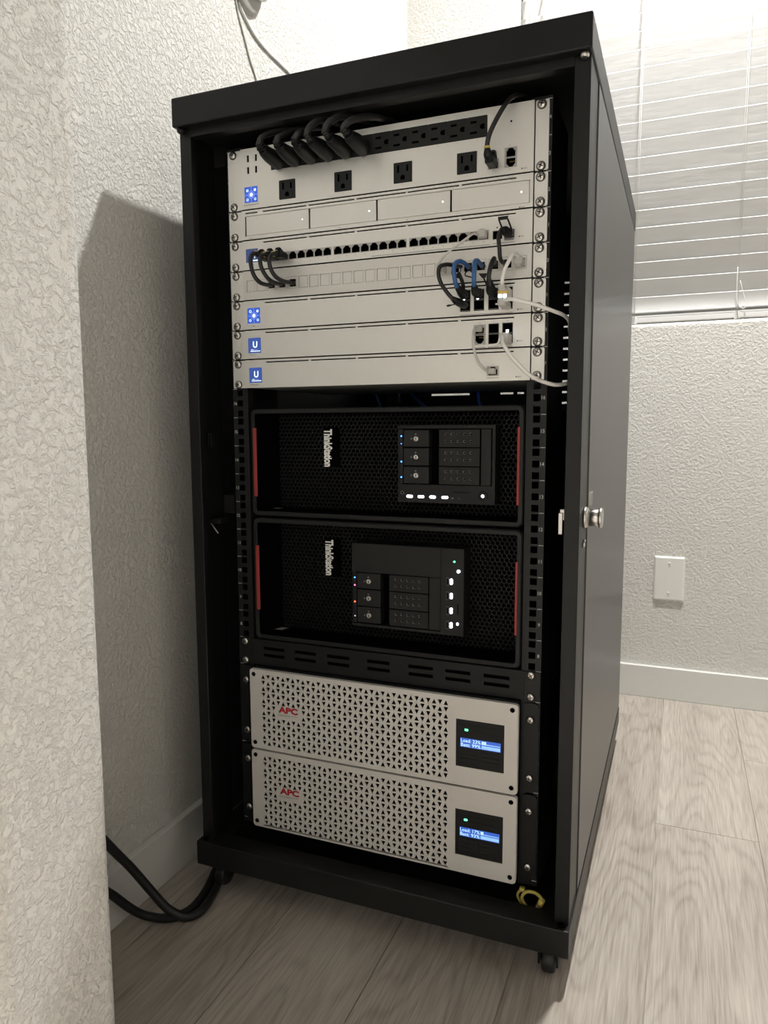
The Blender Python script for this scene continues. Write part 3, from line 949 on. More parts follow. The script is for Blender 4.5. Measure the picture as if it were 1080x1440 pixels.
screen(cm, -.2111, -.1884, .8300, .8530, 'logo')
rj8 = rj_mesh(.0122, .0110, True, (.0084, .0068))
place('ethernet_port', rj8, (.17325, FY + .0003, .8356), cm)
obj('added_rear_glow', MB().box(-.02, .10, .2805, .2825, .8250, .8275), led('added blue glow', (.03, .16, 1.0), 5.0), cm)  # made-up glowing strip, added to tint the dark gap blue
print_mark(cm, [('t', 'Cable Internet', -.2080, .8262, .0016, 'l'), ('b', .1649, .1816, .8262, .8270, 1), ('d', .2055, .8270, .0009), ('t', 'RESET', .2071, .8263, .0014, 'l'), ('t', '2', .1733, .8440, .0013)])

# ------------------------------------------------------------------ vented shelf (1U)
sh = thing('vented_shelf', 'black steel shelf with slotted front lip under the workstations', 'shelf', (0, 0, .378))
hs = []
for a, b in ((-.1983, -.1607), (-.1418, -.1041), (-.0845, -.0466), (-.0168, .0204), (.0504, .0887), (.1074, .1453), (.1648, .2021)):
    hs += [(a, b, .4046, .4099), (a, b, .3930, .3983)]
obj('front_lip', MB().plate(-.2190, .2230, .3790, .4206, -.003, -.001, hs), PLASTIC, sh)
obj('tray', MB().box(-.2165, .2165, -.001, .62, .4186, .4206).box(-.2165, .2165, .0, .004, .3790, .4190, 1), [BLACK, HOLE], sh)
for x0, x1 in ((-.2445, -.2195), (.2235, .2450)):
    obj('mounting_ear', MB().poly(rrect(x0, x1, .3785, .4205, .002, 2), -.0030, -.0002), BLACK, sh)
screws(sh, (.3842, .4155), -.003)

# ------------------------------------------------------------------ workstations lying on their sides
def hexgrille(x0, x1, z0, z1, y, p=.0071, keep=.83):
    f = MB(); R = p / math.sqrt(3); rs = p * math.sqrt(3) / 2
    row = 0; z = z0 - rs
    V, F = [], []
    cs = [(math.cos(math.radians(30 + 60 * k)), math.sin(math.radians(30 + 60 * k))) for k in range(6)]
    while z < z1 + rs:
        x = x0 - p + (p / 2 if row % 2 else 0)
        while x < x1 + p:
            o = len(V)
            for k in range(6): V.append((x + R * cs[k][0], y, z + R * cs[k][1]))
            for k in range(6): V.append((x + R * keep * cs[k][0], y, z + R * keep * cs[k][1]))
            for k in range(6): V.append((x + R * keep * cs[k][0], y + .003, z + R * keep * cs[k][1]))
            for k in range(6):
                j = (k + 1) % 6
                F.append((o + k, o + j, o + 6 + j, o + 6 + k))
                F.append((o + 6 + k, o + 6 + j, o + 12 + j, o + 12 + k))
            x += p
        z += rs; row += 1
    f.add(V, F)
    return f

def workstation(label, z0, z1, red, tx):
    X0, X1, RW = -.2158, .2165, .0078
    t = thing('workstation', label, 'computer', (0, .3, z0))
    fr = MB()
    def L(i, y, r, lft=0): return [(x, y, z) for x, z in rrect(X0 + i + lft, X1 - i, z0 + i, z1 - i, max(r, .001), 4)]
    fr.ring([L(0, .060, .009), L(0, .003, .009), L(.0018, .0006, .008), L(RW - .001, .0002, .004), L(RW, .0015, .0035), L(RW + .0008, .050, .003, .0150)])
    n_ = len(L(0, 0, .009)) * 4
    fr.m = [0] * n_ + [1] * (len(fr.m) - n_)
    obj('bezel', fr, [PLASTIC2, HOLE], t)
    g = obj('grille', hexgrille(X0 + .02, X1 - .010, z0 + .010, z1 - .010, .0502), PLASTIC2, t)
    obj('chassis', MB().box(X0 + .001, X1 - .001, .060, .58, z0 + .001, z1 - .001), DEEP, t)
    obj('grille_backing', MB().box(X0 + .003, X1 - .003, .057, .0595, z0 + .003, z1 - .003), HOLE, t)
    for a, b in ((-.2108, -.2050), (.2072, .2108)):
        tag(obj('accent_strip', MB().box(a, b, -.0008, .0015, red[0], red[1], 0, .0006, 1), REDSTRIP, t), 'red plastic strip')
    bd = obj('badge', MB().box(-.1105, -.0835, .0465, .0500, tx[1] - .001, tx[0] + .001, 0, .0008, 1), HOLE, t)
    lt = MB().text('ThinkStation', -.1098, tx[0], .0460, height=.0147, width=tx[0] - tx[1], rot=-math.pi / 2, bold=.045)
    tag(obj('lettering', lt, BADGE, bd), 'silver lettering')
    obj('foot', MB().box(-.18, -.15, .1, .13, z0 - .0030, z0), RUBBER, t) if z0 > .6 else None
    return t

def drive_trays(t, x, rows, y):
    """x = (led, handle0, handle1, perf0, perf1, cover0, cover1)"""
    a0, a1, h0, h1, p0, p1, c0, c1 = x
    for zt, zb in rows:
        d = obj('drive_tray', MB().box(h0, h1, y - .004, y + .012, zb + .0008, zt - .0008, 0, .0006, 1), PLASTIC2, t)
        hz = [zb + (zt - zb) * .34, zb + (zt - zb) * .72]
        dx = (p1 - p0) * .12
        hl = [(p0 + (p1 - p0) * .17 + dx * k * 1.28 - .0017, p0 + (p1 - p0) * .17 + dx * k * 1.28 + .0017, z - .0017, z + .0017) for k in range(5) for z in hz]
        obj('vent_plate', MB().plate(p0, p1, zb + .0008, zt - .0008, y - .004, y - .0026, hl).box(p0, p1, y + .001, y + .012, zb + .0008, zt - .0008, 1), [PLASTIC2, HOLE], d)
        rims = MB()
        for h in hl:
            c = ((h[0] + h[1]) / 2, (h[2] + h[3]) / 2); n = 10
            A = [(c[0] + .0023 * math.cos(2 * math.pi * k / n), y - .0041, c[1] + .0023 * math.sin(2 * math.pi * k / n)) for k in range(n)]
            B = [(c[0] + .0014 * math.cos(2 * math.pi * k / n), y - .0026, c[1] + .0014 * math.sin(2 * math.pi * k / n)) for k in range(n)]
            rims.ring([A, B], 0)
        obj('hole_rims', rims, RIMGLINT, d)
        lz = (zt + zb) / 2 - .0005; lx = h0 + (h1 - h0) * .50
        k = MB().lathe([(.0040, 0), (.0040, -.0012), (.0028, -.0019), (.0018, -.0014)], (lx, y - .004, lz), 'y', 14)
        k.box(lx - .0004, lx + .0004, y - .0062, y - .0050, lz - .0018, lz + .0018, 1)
        k.box(lx - .0080, lx - .0066, y - .0043, y - .0039, lz - .0014, lz + .0014, 2)
        k.box(lx - .0018, lx + .0006, y - .0043, y - .0039, lz + .0058, lz + .0074, 2)
        tag(obj('key_lock', k, [CHROME, GROOVE, INKGREY], d), 'round chrome key lock')
    obj('drive_cover', MB().box(c0, c1, y - .004, y + .012, rows[-1][1], rows[0][0], 0, .0006, 1), PLASTIC2, t)
    obj('light_column', MB().box(a0, a1, y - .0035, y + .012, rows[-1][1], rows[0][0]), PLASTIC, t)

def glow(t, mt, x, z, y, w=.0014, h=.0014):
    obj('status_light', MB().box(x - w / 2, x + w / 2, y - .0012, y, z - h / 2, z + h / 2, 0, min(w, h) * .3, 1), mt, t)

CY = .020
ws2 = workstation('lower workstation with silver lettering and red drive light, resting on vented shelf', .4208, .6185, (.4694, .5741), (.5822, .5242))
ws1 = workstation('upper workstation with silver lettering and blue drive lights, stacked beneath silver units', .6220, .7900, (.6528, .7603), (.7583, .6990))
# upper machine: bay cage and front ports
obj('bay_cage', MB().plate(.0272, .1730, .6505, .7630, CY - .004, .052, [(.0284, .0890, .6768, .7585), (.0890, .1690, .6768, .7585)]), PLASTIC, ws1)
drive_trays(ws1, (.0286, .0345, .0356, .0750, .0905, .1505, .1524, .1671), [(.7575, .7311), (.7311, .7040), (.7040, .6774)], CY)
obj('bay_back', MB().box(.0280, .1700, .034, .051, .6760, .7590), HOLE, ws1)
for z, mt in ((.7476, LEDB), (.7365, LEDB), (.7101, LEDB), (.6873, LEDB)):
    glow(ws1, mt, .0323, z, CY - .0035, .0013 if z == .7365 else .0022, .0013 if z == .7365 else .0022)
obj('audio_jack', MB().lathe([(.0030, 0), (.0030, -.001), (.0016, -.001), (.0016, .004)], (.0339, CY - .004, .6645), 'y', 14), CAGE, ws1)
for x in (.0455, .0632, .0812, .0998):
    obj('usb_port', MB().plate(x - .0068, x + .0068, .6628, .6672, CY - .0045, CY - .0035, [(x - .0060, x + .0060, .6633, .6667)]).box(x - .0060, x + .0060, CY - .0039, CY - .0036, .6633, .6667, 1), [PLASTIC2, HOLE], ws1)
    glow(ws1, LEDW, x, .6592, CY - .0040, .0092, .0038)
glow(ws1, INKGREY, .1115, .6585, CY - .004, .0026, .0026); glow(ws1, INKGREY, .1215, .6585, CY - .004, .002, .002)
obj('card_slot', MB().box(.112, .137, CY - .0044, CY - .0039, .6668, .6678), HOLE, ws1)
pb = obj('power_button', MB().lathe([(.0070, 0), (.0068, -.0012), (.0055, -.0016), (.0030, -.0014)], (.1560, CY - .004, .6627), 'y', 18), PLASTIC, ws1)
obj('button_light', MB().lathe([(.0022, -.0016), (.0015, -.0022)], (.1560, CY - .004, .6627), 'y', 12), LEDW, pb)
# lower machine
obj('bay_cage', MB().plate(-.0491, .1292, .4550, .5850, CY - .004, .052, [(-.0486, .0200, .4590, .5400), (.0200, .0938, .4590, .5400)]), PLASTIC2, ws2)
obj('blank_cover', MB().box(-.0488, .0944, CY - .0048, CY - .0038, .5415, .5846, 0, .0004, 1), PLASTIC2, ws2)
drive_trays(ws2, (-.0482, -.0418, -.0406, -.0020, .0126, .0745, .0760, .0935), [(.5394, .5137), (.5137, .4864), (.4864, .4602)], CY)
obj('bay_back', MB().box(-.0488, .0940, .034, .051, .4580, .5405), HOLE, ws2)
for z, mt, s in ((.5309, LEDB, .0022), (.5191, LEDM, .0024), (.4930, LEDR, .0023), (.4706, LEDW2, .0016)):
    glow(ws2, mt, -.0446, z, CY - .0035, s, s)
obj('port_strip', MB().box(.0950, .1286, CY - .0048, CY - .0038, .4556, .5846, 0, .0004, 1), PLASTIC2, ws2)
for z in (.5360, .5146, .4926, .4708):
    obj('usb_port', MB().box(.1030, .1068, CY - .0056, CY - .0046, z - .0060, z + .0060).box(.1036, .1062, CY - .0059, CY - .0055, z - .0052, z + .0052, 1), [CAGE, HOLE], ws2)
    glow(ws2, LEDW, .1106, z, CY - .0046, .0042, .0086)
glow(ws2, LEDG, .1149, .5658, CY - .0046, .0030, .0024); glow(ws2, LEDW, .1213, .5519, CY - .0046, .0048, .0044); glow(ws2, LEDW2, .1203, .4735, CY - .0046, .0036, .0044)
obj('card_slot', MB().box(.1200, .1212, CY - .0054, CY - .0046, .488, .503), HOLE, ws2)
obj('paper_label', MB().add([(-.2045, .0300, .43005), (-.1830, .0300, .43005), (-.1790, .0460, .43005), (-.2005, .0460, .43005)], [(0, 1, 2, 3)]), INKGREY, ws2)
obj('paper_label', MB().add([(-.1960, .0300, .63105), (-.1840, .0300, .63105), (-.1815, .0400, .63105), (-.1935, .0400, .63105)], [(0, 1, 2, 3)]), INKGREY, ws1)

# ------------------------------------------------------------------ uninterruptible power supplies
def ups(label, z0, z1, ztri, apc, lcd, load, batt, frac, dx=0.0):
    X0, X1, Y = -.2157, .2192, -.020
    t = thing('battery_backup', label, 'battery backup', (0, .3, z0))
    pc, pr = (.114 + .1905) / 34, .0100
    xs = [-.1905 + pc * k for k in range(35)]
    zs = [ztri - pr * k for k in range(12)]
    f = MB()
    gx0, gx1 = xs[0] - pc / 2, xs[-1] + pc / 2
    gz0, gz1 = zs[-1] - pr / 2, zs[0] + pr / 2
    O = rrect(X0, X1, z0, z1, .005, 4)
    # flat face: strips around the perforated field, with rounded outer corners
    lx0, lx1, lz0, lz1 = lcd
    f.plate(X0 + .005, X1 - .005, z0 + .005, z1 - .005, Y, Y + .0015, [(gx0, gx1, gz0, gz1), (lx0, lx1, lz0, lz1)])
    I = [(min(max(x, X0 + .005), X1 - .005), min(max(z, z0 + .005), z1 - .005)) for x, z in O]
    f.ring([[(x, Y + .007, z) for x, z in O], [(x, Y + .001, z) for x, z in O],
            [(x + (.001 if x < 0 else -.001) * (1 if abs(x) > .2 else 0), Y, z) for x, z in O], [(x, Y, z) for x, z in I]])
    tri = 0
    for c, x in enumerate(xs):
        for r, z in enumerate(zs):
            A = [(x - pc / 2, z - pr / 2), (x + pc / 2, z - pr / 2), (x + pc / 2, z + pr / 2), (x - pc / 2, z + pr / 2)]
            if 3 <= c <= 7 and r in (5, 6):
                f.add([(a, Y, b) for a, b in A], [(0, 1, 2, 3)]); continue
            upw = (c + r) % 2 == 0
            w, h = .0036, .0037
            s = 1 if upw else -1
            T = [(x - w, z - h * s), (x + w, z - h * s), (x, z + h * s)]
            V = [(a, Y, b) for a, b in A] + [(a, Y, b) for a, b in T] + [(a, Y + .0016, b) for a, b in T]
            if upw: F = [(0, 1, 5, 4), (1, 2, 6, 5), (2, 3, 6), (3, 0, 4, 6)]
            else: F = [(3, 4, 5, 2), (2, 5, 6, 1), (1, 6, 0), (0, 6, 4, 3)]
            F += [(4, 5, 8, 7), (5, 6, 9, 8), (6, 4, 7, 9)]
            f.add(V, F)
    bz = obj('bezel', f, UPSGREY, t)
    obj('bezel_backing', MB().box(X0 + .003, X1 - .003, Y + .0065, Y + .0165, z0 + .003, z1 - .003), HOLE, t)
    obj('chassis', MB().box(-.2150, .2165, -.003, .56, z0 + .001, z1 - .001), DEEP, t)
    ew = (.2225, .2445)
    obj('mounting_ear', MB().poly(rrect(*ew, z0 + .0015, z1 - .0015, .007, 4), -.0030, -.0002), BLACK, t)
    obj('mounting_ear', MB().poly(rrect(-.2445, -.2165, z0 + .0015, z1 - .0015, .007, 4), -.0030, -.0002), BLACK, t)
    screws(t, (z0 + .0205, z1 - .026), -.003, (-.2325, .2325))
    for x in (X0 + .008, X1 - .0085):
        for z in (z0 + .0095, z1 - .0085):
            obj('bezel_pin', MB().lathe([(.0034, 0), (.0034, -.0006), (.0022, -.0002), (.0022, .001)], (x, Y, z), 'y', 14), HOLE, bz)
    # logo
    g = MB()
    lx, lz = apc
    g.text('APC', lx, lz, Y - .0003, height=.0105, width=.0350, bold=.05, mi=0)
    g.add([(lx - .002, Y - .0002, lz - .0035), (lx + .034, Y - .0002, lz - .0035), (lx + .034, Y - .0002, lz - .0028), (lx - .002, Y - .0002, lz - .0028)], [(0, 1, 2, 3)], 1)
    g.text('by Schneider Electric', lx - .001, lz - .0057, Y - .0003, height=.0016, width=.022, mi=2)
    tag(obj('logo', g, [REDINK, INKGREY, INK], bz), 'red letter logo')
    # control panel
    cp = obj('control_panel', MB().box(lx0, lx1, Y + .0012, Y + .004, lz0, lz1), PLASTIC, t)
    b = MB()
    yb = Y + .0012
    w = lx1 - lx0
    b.box(lx0 + .006, lx1 - .006, yb - .0005, yb, lz1 - .0105, lz1 - .0095)
    b.box(lx0 + .006, lx1 - .006, yb - .0005, yb, lz1 - .0185, lz1 - .0178)
    for k in range(3):
        for q in (0, 1):
            xa = lx0 + .006 + q * .031
            b.box(xa, xa + .026, yb - .0008, yb, lz0 + .0085 + k * .0065, lz0 + .0120 + k * .0065, 0, .0004, 1)
    obj('panel_buttons', b, PLASTIC2, cp)
    sx0, sx1, sz0, sz1 = lx0 + .0065, lx0 + .0655, lz0 + .0298, lz0 + .0432
    s = obj('display', MB().box(sx0, sx1, yb - .0004, yb, sz0, sz1), UPSLCD, cp)
    tx = MB(); yt = yb - .0006
    tx.text('Load: %d%%' % load, sx0 + .001, sz0 + .0074, yt, height=.0052, width=.029, bold=.012)
    tx.text('Batt: %d%%' % batt, sx0 + .001, sz0 + .0010, yt, height=.0052, width=.029, bold=.012)
    def bar(a, c, lo, hi, mi): tx.add([(a, yt, lo), (c, yt, lo), (c, yt, hi), (a, yt, hi)], [(0, 1, 2, 3)], mi)
    for k in range(12):
        a = sx0 + .0315 + k * .00225
        bar(a, a + .0019, sz0 + .0010, sz0 + .0060, 1)
        if k < frac: bar(a, a + .0019, sz0 + .0074, sz0 + .0124, 0)
        else: bar(a, a + .0019, sz0 + .0074, sz0 + .0088, 1)
    obj('display_text', tx, [UPSTEXT, UPSBAR], s)
    obj('status_light', MB().box(lx0 + .0130, lx0 + .0180, yb - .0010, yb, lz1 - .0168, lz1 - .0138, 0, .0005, 1), LEDG, cp)
    return t
ups('upper grey battery backup with triangle-perforated bezel and screen reading Load 23%', .2450, .3768, .3655, (-.1635, .3105), (.1292, .1998, .2735, .3445), 23, 99, 3)
ups('lower grey battery backup with triangle-perforated bezel and screen reading Load 17%', .1108, .2418, .2292, (-.1638, .1745), (.1292, .1998, .1378, .2085), 17, 93, 2)

# ================================================================== cables
def cable(name, label, pts, r, mt, group=None, cat='cable'):
    t = thing(name, label, cat, pts[len(pts) // 2], group)
    obj('lead', MB().tube(pts, r, 8), mt, t)
    return t
def slug(t, name, a, b, r, mt, sc=(1, 1), prof=(1, 1), ref=(0, 0, 1), n=8):
    """a plug body, flattened tube from a to b"""
    A, B = Vector(a), Vector(b)
    k = len(prof)
    return obj(name, MB().tube([A + (B - A) * (i / (k - 1)) for i in range(k)], [r * q for q in prof], n, sub=0, sc=sc, ref=ref, smooth=False), mt, t)

# six power cords in the left half of the top strip
PW_ = [
 [(-.1480, -.060, 1.1490), (-.1479, -.066, 1.1540), (-.1451, -.064, 1.1624), (-.1392, -.050, 1.1726), (-.1271, -.030, 1.1812), (-.1150, -.005, 1.1862), (-.1080, .03, 1.1880), (-.1000, .09, 1.1885)],
 [(-.1206, -.060, 1.1480), (-.1200, -.066, 1.1530), (-.1178, -.064, 1.1595), (-.1118, -.050, 1.1690), (-.1038, -.030, 1.1793), (-.0960, -.005, 1.1855), (-.0900, .03, 1.1878), (-.0820, .09, 1.1885)],
 [(-.0934, -.060, 1.1480), (-.0915, -.066, 1.1530), (-.0868, -.064, 1.1600), (-.0839, -.050, 1.1680), (-.0788, -.030, 1.1785), (-.0740, -.005, 1.1855), (-.0690, .03, 1.1878), (-.0620, .09, 1.1885)],
 [(-.0700, -.060, 1.1490), (-.0727, -.066, 1.1555), (-.0685, -.064, 1.1660), (-.0624, -.050, 1.1776), (-.0561, -.027, 1.1845), (-.0500, -.005, 1.1868), (-.0440, .03, 1.1880), (-.0370, .09, 1.1885)],
 [(-.0425, -.060, 1.1500), (-.0457, -.066, 1.1560), (-.0407, -.064, 1.1665), (-.0325, -.050, 1.1780), (-.0239, -.027, 1.1845), (-.0170, -.005, 1.1868), (-.0100, .03, 1.1880), (-.0030, .09, 1.1885)],
 [(-.0150, -.060, 1.1500), (-.0184, -.066, 1.1550), (-.0115, -.064, 1.1632), (-.0033, -.050, 1.1720), (.0055, -.030, 1.1800), (.0140, -.005, 1.1850), (.0240, .03, 1.1870), (.0330, .09, 1.1880)]]
ORD = ['first', 'second', 'third', 'fourth', 'fifth', 'sixth']
for k, pts in enumerate(PW_):
    cx = -.1651 + .02727 * (k + .5)
    t = cable('power_cable', 'black power cord in the %s socket from left of the top strip' % ORD[k], pts, .0043 if k < 3 else .0047, RUBBER, 'power cords in the top strip')
    b = MB().tube([(cx, FY - .0008, 1.1500), (cx, -.018, 1.1500), (cx + .001, -.034, 1.1492), (pts[0][0], -.052, 1.1485), pts[0]], [.0118, .0122, .0110, .0088, .0064], 10, sub=3, sc=(1.02, .92))
    obj('plug', b, PLASTIC, t)
    g = MB()
    for q in range(3):
        c = Vector(pts[0]).lerp(Vector(pts[1]), .2 + q * .45)
        d = (Vector(pts[1]) - Vector(pts[0])).normalized()
        g.tube([c - d * .0007, c + d * .0007], .0066 - q * .0005, 10, sub=0)
    obj('strain_relief', g, PLASTIC, t)

# three black patch leads with yellow rings, switch to patch panel
PA = [
 [(-.1801, -.030, 1.0168), (-.1766, -.043, 1.0133), (-.1764, -.050, 1.0051), (-.1753, -.050, .9917), (-.1731, -.046, .9805), (-.1697, -.038, .9733), (-.1668, -.026, .9716), (-.1668, -.006, .9740)],
 [(-.1650, -.030, 1.0140), (-.1617, -.043, 1.0099), (-.1606, -.050, 1.0012), (-.1584, -.050, .9903), (-.1542, -.046, .9798), (-.1507, -.038, .9739), (-.1485, -.026, .9722), (-.1490, -.006, .9745)],
 [(-.1495, -.030, 1.0135), (-.1459, -.043, 1.0089), (-.1454, -.050, .9999), (-.1437, -.050, .9890), (-.1399, -.046, .9795), (-.1370, -.036, .9749), (-.1340, -.024, .9735), (-.1310, -.006, .9748)]]
for k, pts in enumerate(PA):
    t = cable('patch_lead', 'black yellow-ringed patch lead in the %s used port from left of the switch' % ORD[k], pts, .00305, RUBBER, 'yellow-ringed patch leads')
    px = gx[k]
    p = MB()
    p.box(px - .0056, px + .0056, -.026, FY - .0004, PZ - .0058, PZ + .0040, 0, .0012, 1)
    p.tube([(px, -.014, PZ + .0040), (px, -.024, PZ + .0078), (px, -.027, PZ + .0050)], .0018, 6, sub=0, sc=(.6, 2.2))
    p.tube([(px, -.025, PZ - .0008), Vector(pts[0])], [.0048, .0040], 8, sub=0)
    obj('plug', p, PLASTIC, t)
    d = (Vector(pts[1]) - Vector(pts[0])).normalized()
    a = Vector(pts[0])
    obj('ring', MB().tube([a - d * .0012, a + d * .0012], .0043, 12, sub=0), YELLOWBAND, t)
    e = Vector(pts[-1])
    obj('end_sleeve', MB().tube([e + Vector((0, -.004, -.0006)), e + Vector((0, -.0002, 0))], .0037, 10, sub=0), RUBBER, t)

# black lead with yellow band at the right of the power strip
t = cable('patch_lead', 'black patch lead with yellow band rising from the power strip port', [(.1699, -.033, 1.1098), (.1694, -.036, 1.1161), (.1720, -.036, 1.1295), (.1795, -.034, 1.1463), (.1890, -.028, 1.1650), (.1960, -.018, 1.1780), (.2050, -.002, 1.1860), (.2100, .02, 1.1890), (.2110, .06, 1.1890)], .0031, RUBBER)
obj('band', MB().tube([(.1696, -.0358, 1.1140), (.1694, -.0361, 1.1166)], .0040, 12, sub=0), YELLOWBAND, t)
p = MB().box(.1645, .1760, -.030, FY - .0004, 1.0985, 1.1088, 0, .0018, 2)
p.tube([(.1703, -.026, 1.1040), (.1700, -.034, 1.1075), (.1696, -.036, 1.1130)], [.0060, .0058, .0040], 10, sub=3)
p.tube([(.1735, -.012, 1.1080), (.1750, -.024, 1.1135), (.1756, -.030, 1.1120)], .0022, 6, sub=0, sc=(.6, 1.6))
obj('plug', p, PLASTIC, t)

# pale flat lead: last switch port to patch panel
t = cable('patch_lead', 'thin pale grey lead from the last switch port down to patch panel', [(.1540, -.016, 1.0132), (.1490, -.024, 1.0135), (.1400, -.030, 1.0057), (.1278, -.036, .9961), (.1224, -.036, .9929), (.1116, -.036, .9848), (.1049, -.034, .9770), (.1025, -.028, .9725), (.1022, -.016, .9720)], .0017, GREYCABLE)
x = gx[23]
obj('plug', MB().box(x - .0055, x + .0055, -.017, FY - .0004, PZ - .0050, PZ + .0046, 0, .001, 1).box(x - .003, x + .003, -.016, -.008, PZ + .0046, PZ + .0060), PLUGCLEAR, t)
obj('plug', MB().box(kx[17] - .0052, kx[17] + .0052, -.018, FY + .0002, .9688, .9790, 0, .001, 1), PLUGCLEAR, t)

# direct attach and uplink leads around the gateway
def upplug(t, x, a, zc=.9390):
    """caged plug whose black boot rises to meet the lead at a"""
    b = MB().box(x - .0058, x + .0058, -.018, FY - .0004, zc - .0052, zc + .0052, 0, .0012, 1)
    b.tube([(x, -.014, zc - .001), (x, -.026, zc + .0002), Vector(a)], [.0072, .0066, .0040], 10, sub=3, sc=(.95, .85))
    obj('plug', b, PLASTIC, t)
t = cable('attach_lead', 'black lead looping left from patch panel to lower gateway plug with pull tab', [(.1275, -.006, .9768), (.1245, -.020, .9752), (.1190, -.033, .9747), (.1149, -.039, .9738), (.1092, -.043, .9706), (.1077, -.044, .9612), (.1110, -.044, .9498), (.1181, -.042, .9384), (.1240, -.038, .9310), (.1287, -.032, .9265)], .0027, RUBBER)
b = MB().tube([(.1250, -.037, .9300), (.1290, -.031, .9268), (.1325, -.022, .9252), (.1338, -.0066, .9245)], [.0036, .0058, .0064, .0058], 10, sub=3, sc=(.85, 1))
obj('plug', b, PLASTIC, t)
obj('pull_tab', MB().tube([(.1290, -.034, .9236), (.1245, -.036, .9216), (.1200, -.037, .9210), (.1175, -.037, .9206)], [.0018, .0016, .0034, .0024], 6, sub=2, sc=(.45, 1)), PLASTIC, t)

t = cable('attach_lead', 'blue lead arching from patch panel into the first upper gateway port', [(.1400, -.007, .9740), (.1408, -.022, .9734), (.1387, -.032, .9757), (.1351, -.042, .9758), (.1315, -.048, .9715), (.1312, -.052, .9628), (.1326, -.053, .9525), (.1330, -.048, .9455), (.1330, -.038, .9415)], .0030, BLUECABLE, 'blue uplink leads')
upplug(t, gcol[0], (.1330, -.044, .9438))
obj('pull_tab', MB().tube([(.1365, -.024, .9390), (.1395, -.038, .9470), (.1385, -.045, .9540), (.1360, -.046, .9590), (.1340, -.045, .9540)], .0017, 6, sc=(.6, 1.5)), PLASTIC, t)
obj('end_sleeve', MB().tube([(.1405, -.014, .9738), (.1401, -.0065, .9740)], .0040, 10, sub=0), RUBBER, t)
tl = cable('loop_tie', 'thin black wire loop beside the first blue lead', [(.1222, -.030, .9620), (.1219, -.030, .9665), (.1240, -.029, .9715), (.1289, -.028, .9732), (.1338, -.030, .9690), (.1345, -.034, .9640), (.1330, -.040, .9600)], .0007, RUBBER)

t = cable('attach_lead', 'blue lead hooking from patch panel into the second upper gateway port', [(.1578, -.007, .9745), (.1591, -.024, .9740), (.1590, -.038, .9752), (.1578, -.046, .9728), (.1586, -.052, .9625), (.1585, -.053, .9525), (.1570, -.048, .9455), (.1548, -.038, .9415)], .0030, BLUECABLE, 'blue uplink leads')
upplug(t, gcol[1], (.1562, -.044, .9435))
obj('pull_tab', MB().tube([(.1506, -.030, .9620), (.1458, -.030, .9659), (.1409, -.030, .9632), (.1404, -.030, .9597), (.1453, -.032, .9574), (.1515, -.035, .9545), (.1530, -.034, .9470), (.1525, -.022, .9410)], .0009, 6), PLASTIC, t)
obj('end_sleeve', MB().tube([(.1584, -.014, .9742), (.1579, -.0065, .9745)], .0040, 10, sub=0), RUBBER, t)

t = cable('attach_lead', 'black lead from patch panel into third upper gateway port with square pull tab', [(.1748, -.007, .9755), (.1772, -.020, .9760), (.1800, -.034, .9772), (.1799, -.044, .9712), (.1789, -.050, .9622), (.1779, -.052, .9531), (.1768, -.048, .9450), (.1750, -.038, .9410)], .0030, RUBBER)
upplug(t, gcol[2], (.1760, -.043, .9430))
pt = MB().poly([(.1715, .9512), (.1672, .9514), (.1622, .9574), (.1741, .9569)][::-1], -.046, -.0452)
pt.tube([(.1690, -.0455, .9520), (.1712, -.036, .9440), (.1725, -.022, .9395)], .0012, 6, sub=3)
pt.tube([(.1735, -.0455, .9560), (.1795, -.038, .9450), (.1800, -.024, .9390)], .0012, 6, sub=3)
obj('pull_tab', pt, PLASTIC, t)
obj('end_sleeve', MB().tube([(.1758, -.014, .9757), (.1750, -.0065, .9755)], .0040, 10, sub=0), RUBBER, t)

t = cable('attach_lead', 'black lead dropping from the switch fiber port to patch panel', [(.1890, -.026, 1.0135), (.1868, -.034, 1.0090), (.1862, -.037, 1.0001), (.1877, -.038, .9875), (.1880, -.036, .9790), (.1884, -.030, .9743), (.1898, -.020, .9735), (.1925, -.0065, .9762)], .0027, RUBBER)
b = MB().box(.1872, .1992, -.018, FY - .0004, 1.0078, 1.0180, 0, .0012, 1)
b.tube([(.1930, -.014, 1.0125), (.1912, -.024, 1.0130), (.1882, -.031, 1.0118)], [.0066, .0060, .0040], 10, sub=3)
obj('plug', b, PLASTIC, t)
pt = MB().poly([(.1840, 1.0250), (.1962, 1.0255), (.1968, 1.0298), (.1832, 1.0295)], -.0305, -.0297)
pt.tube([(.1846, -.030, 1.0260), (.1862, -.024, 1.0200), (.1875, -.016, 1.0150)], .0012, 6, sub=3)
pt.tube([(.1960, -.030, 1.0260), (.1985, -.024, 1.0180), (.1992, -.016, 1.0120)], .0012, 6, sub=3)
obj('pull_tab', pt, PLASTIC, t)
obj('plug_latch', MB().box(.1868, .1998, -.010, FY - .0004, 1.0052, 1.0076, 0, .0005, 1), STEEL, t)

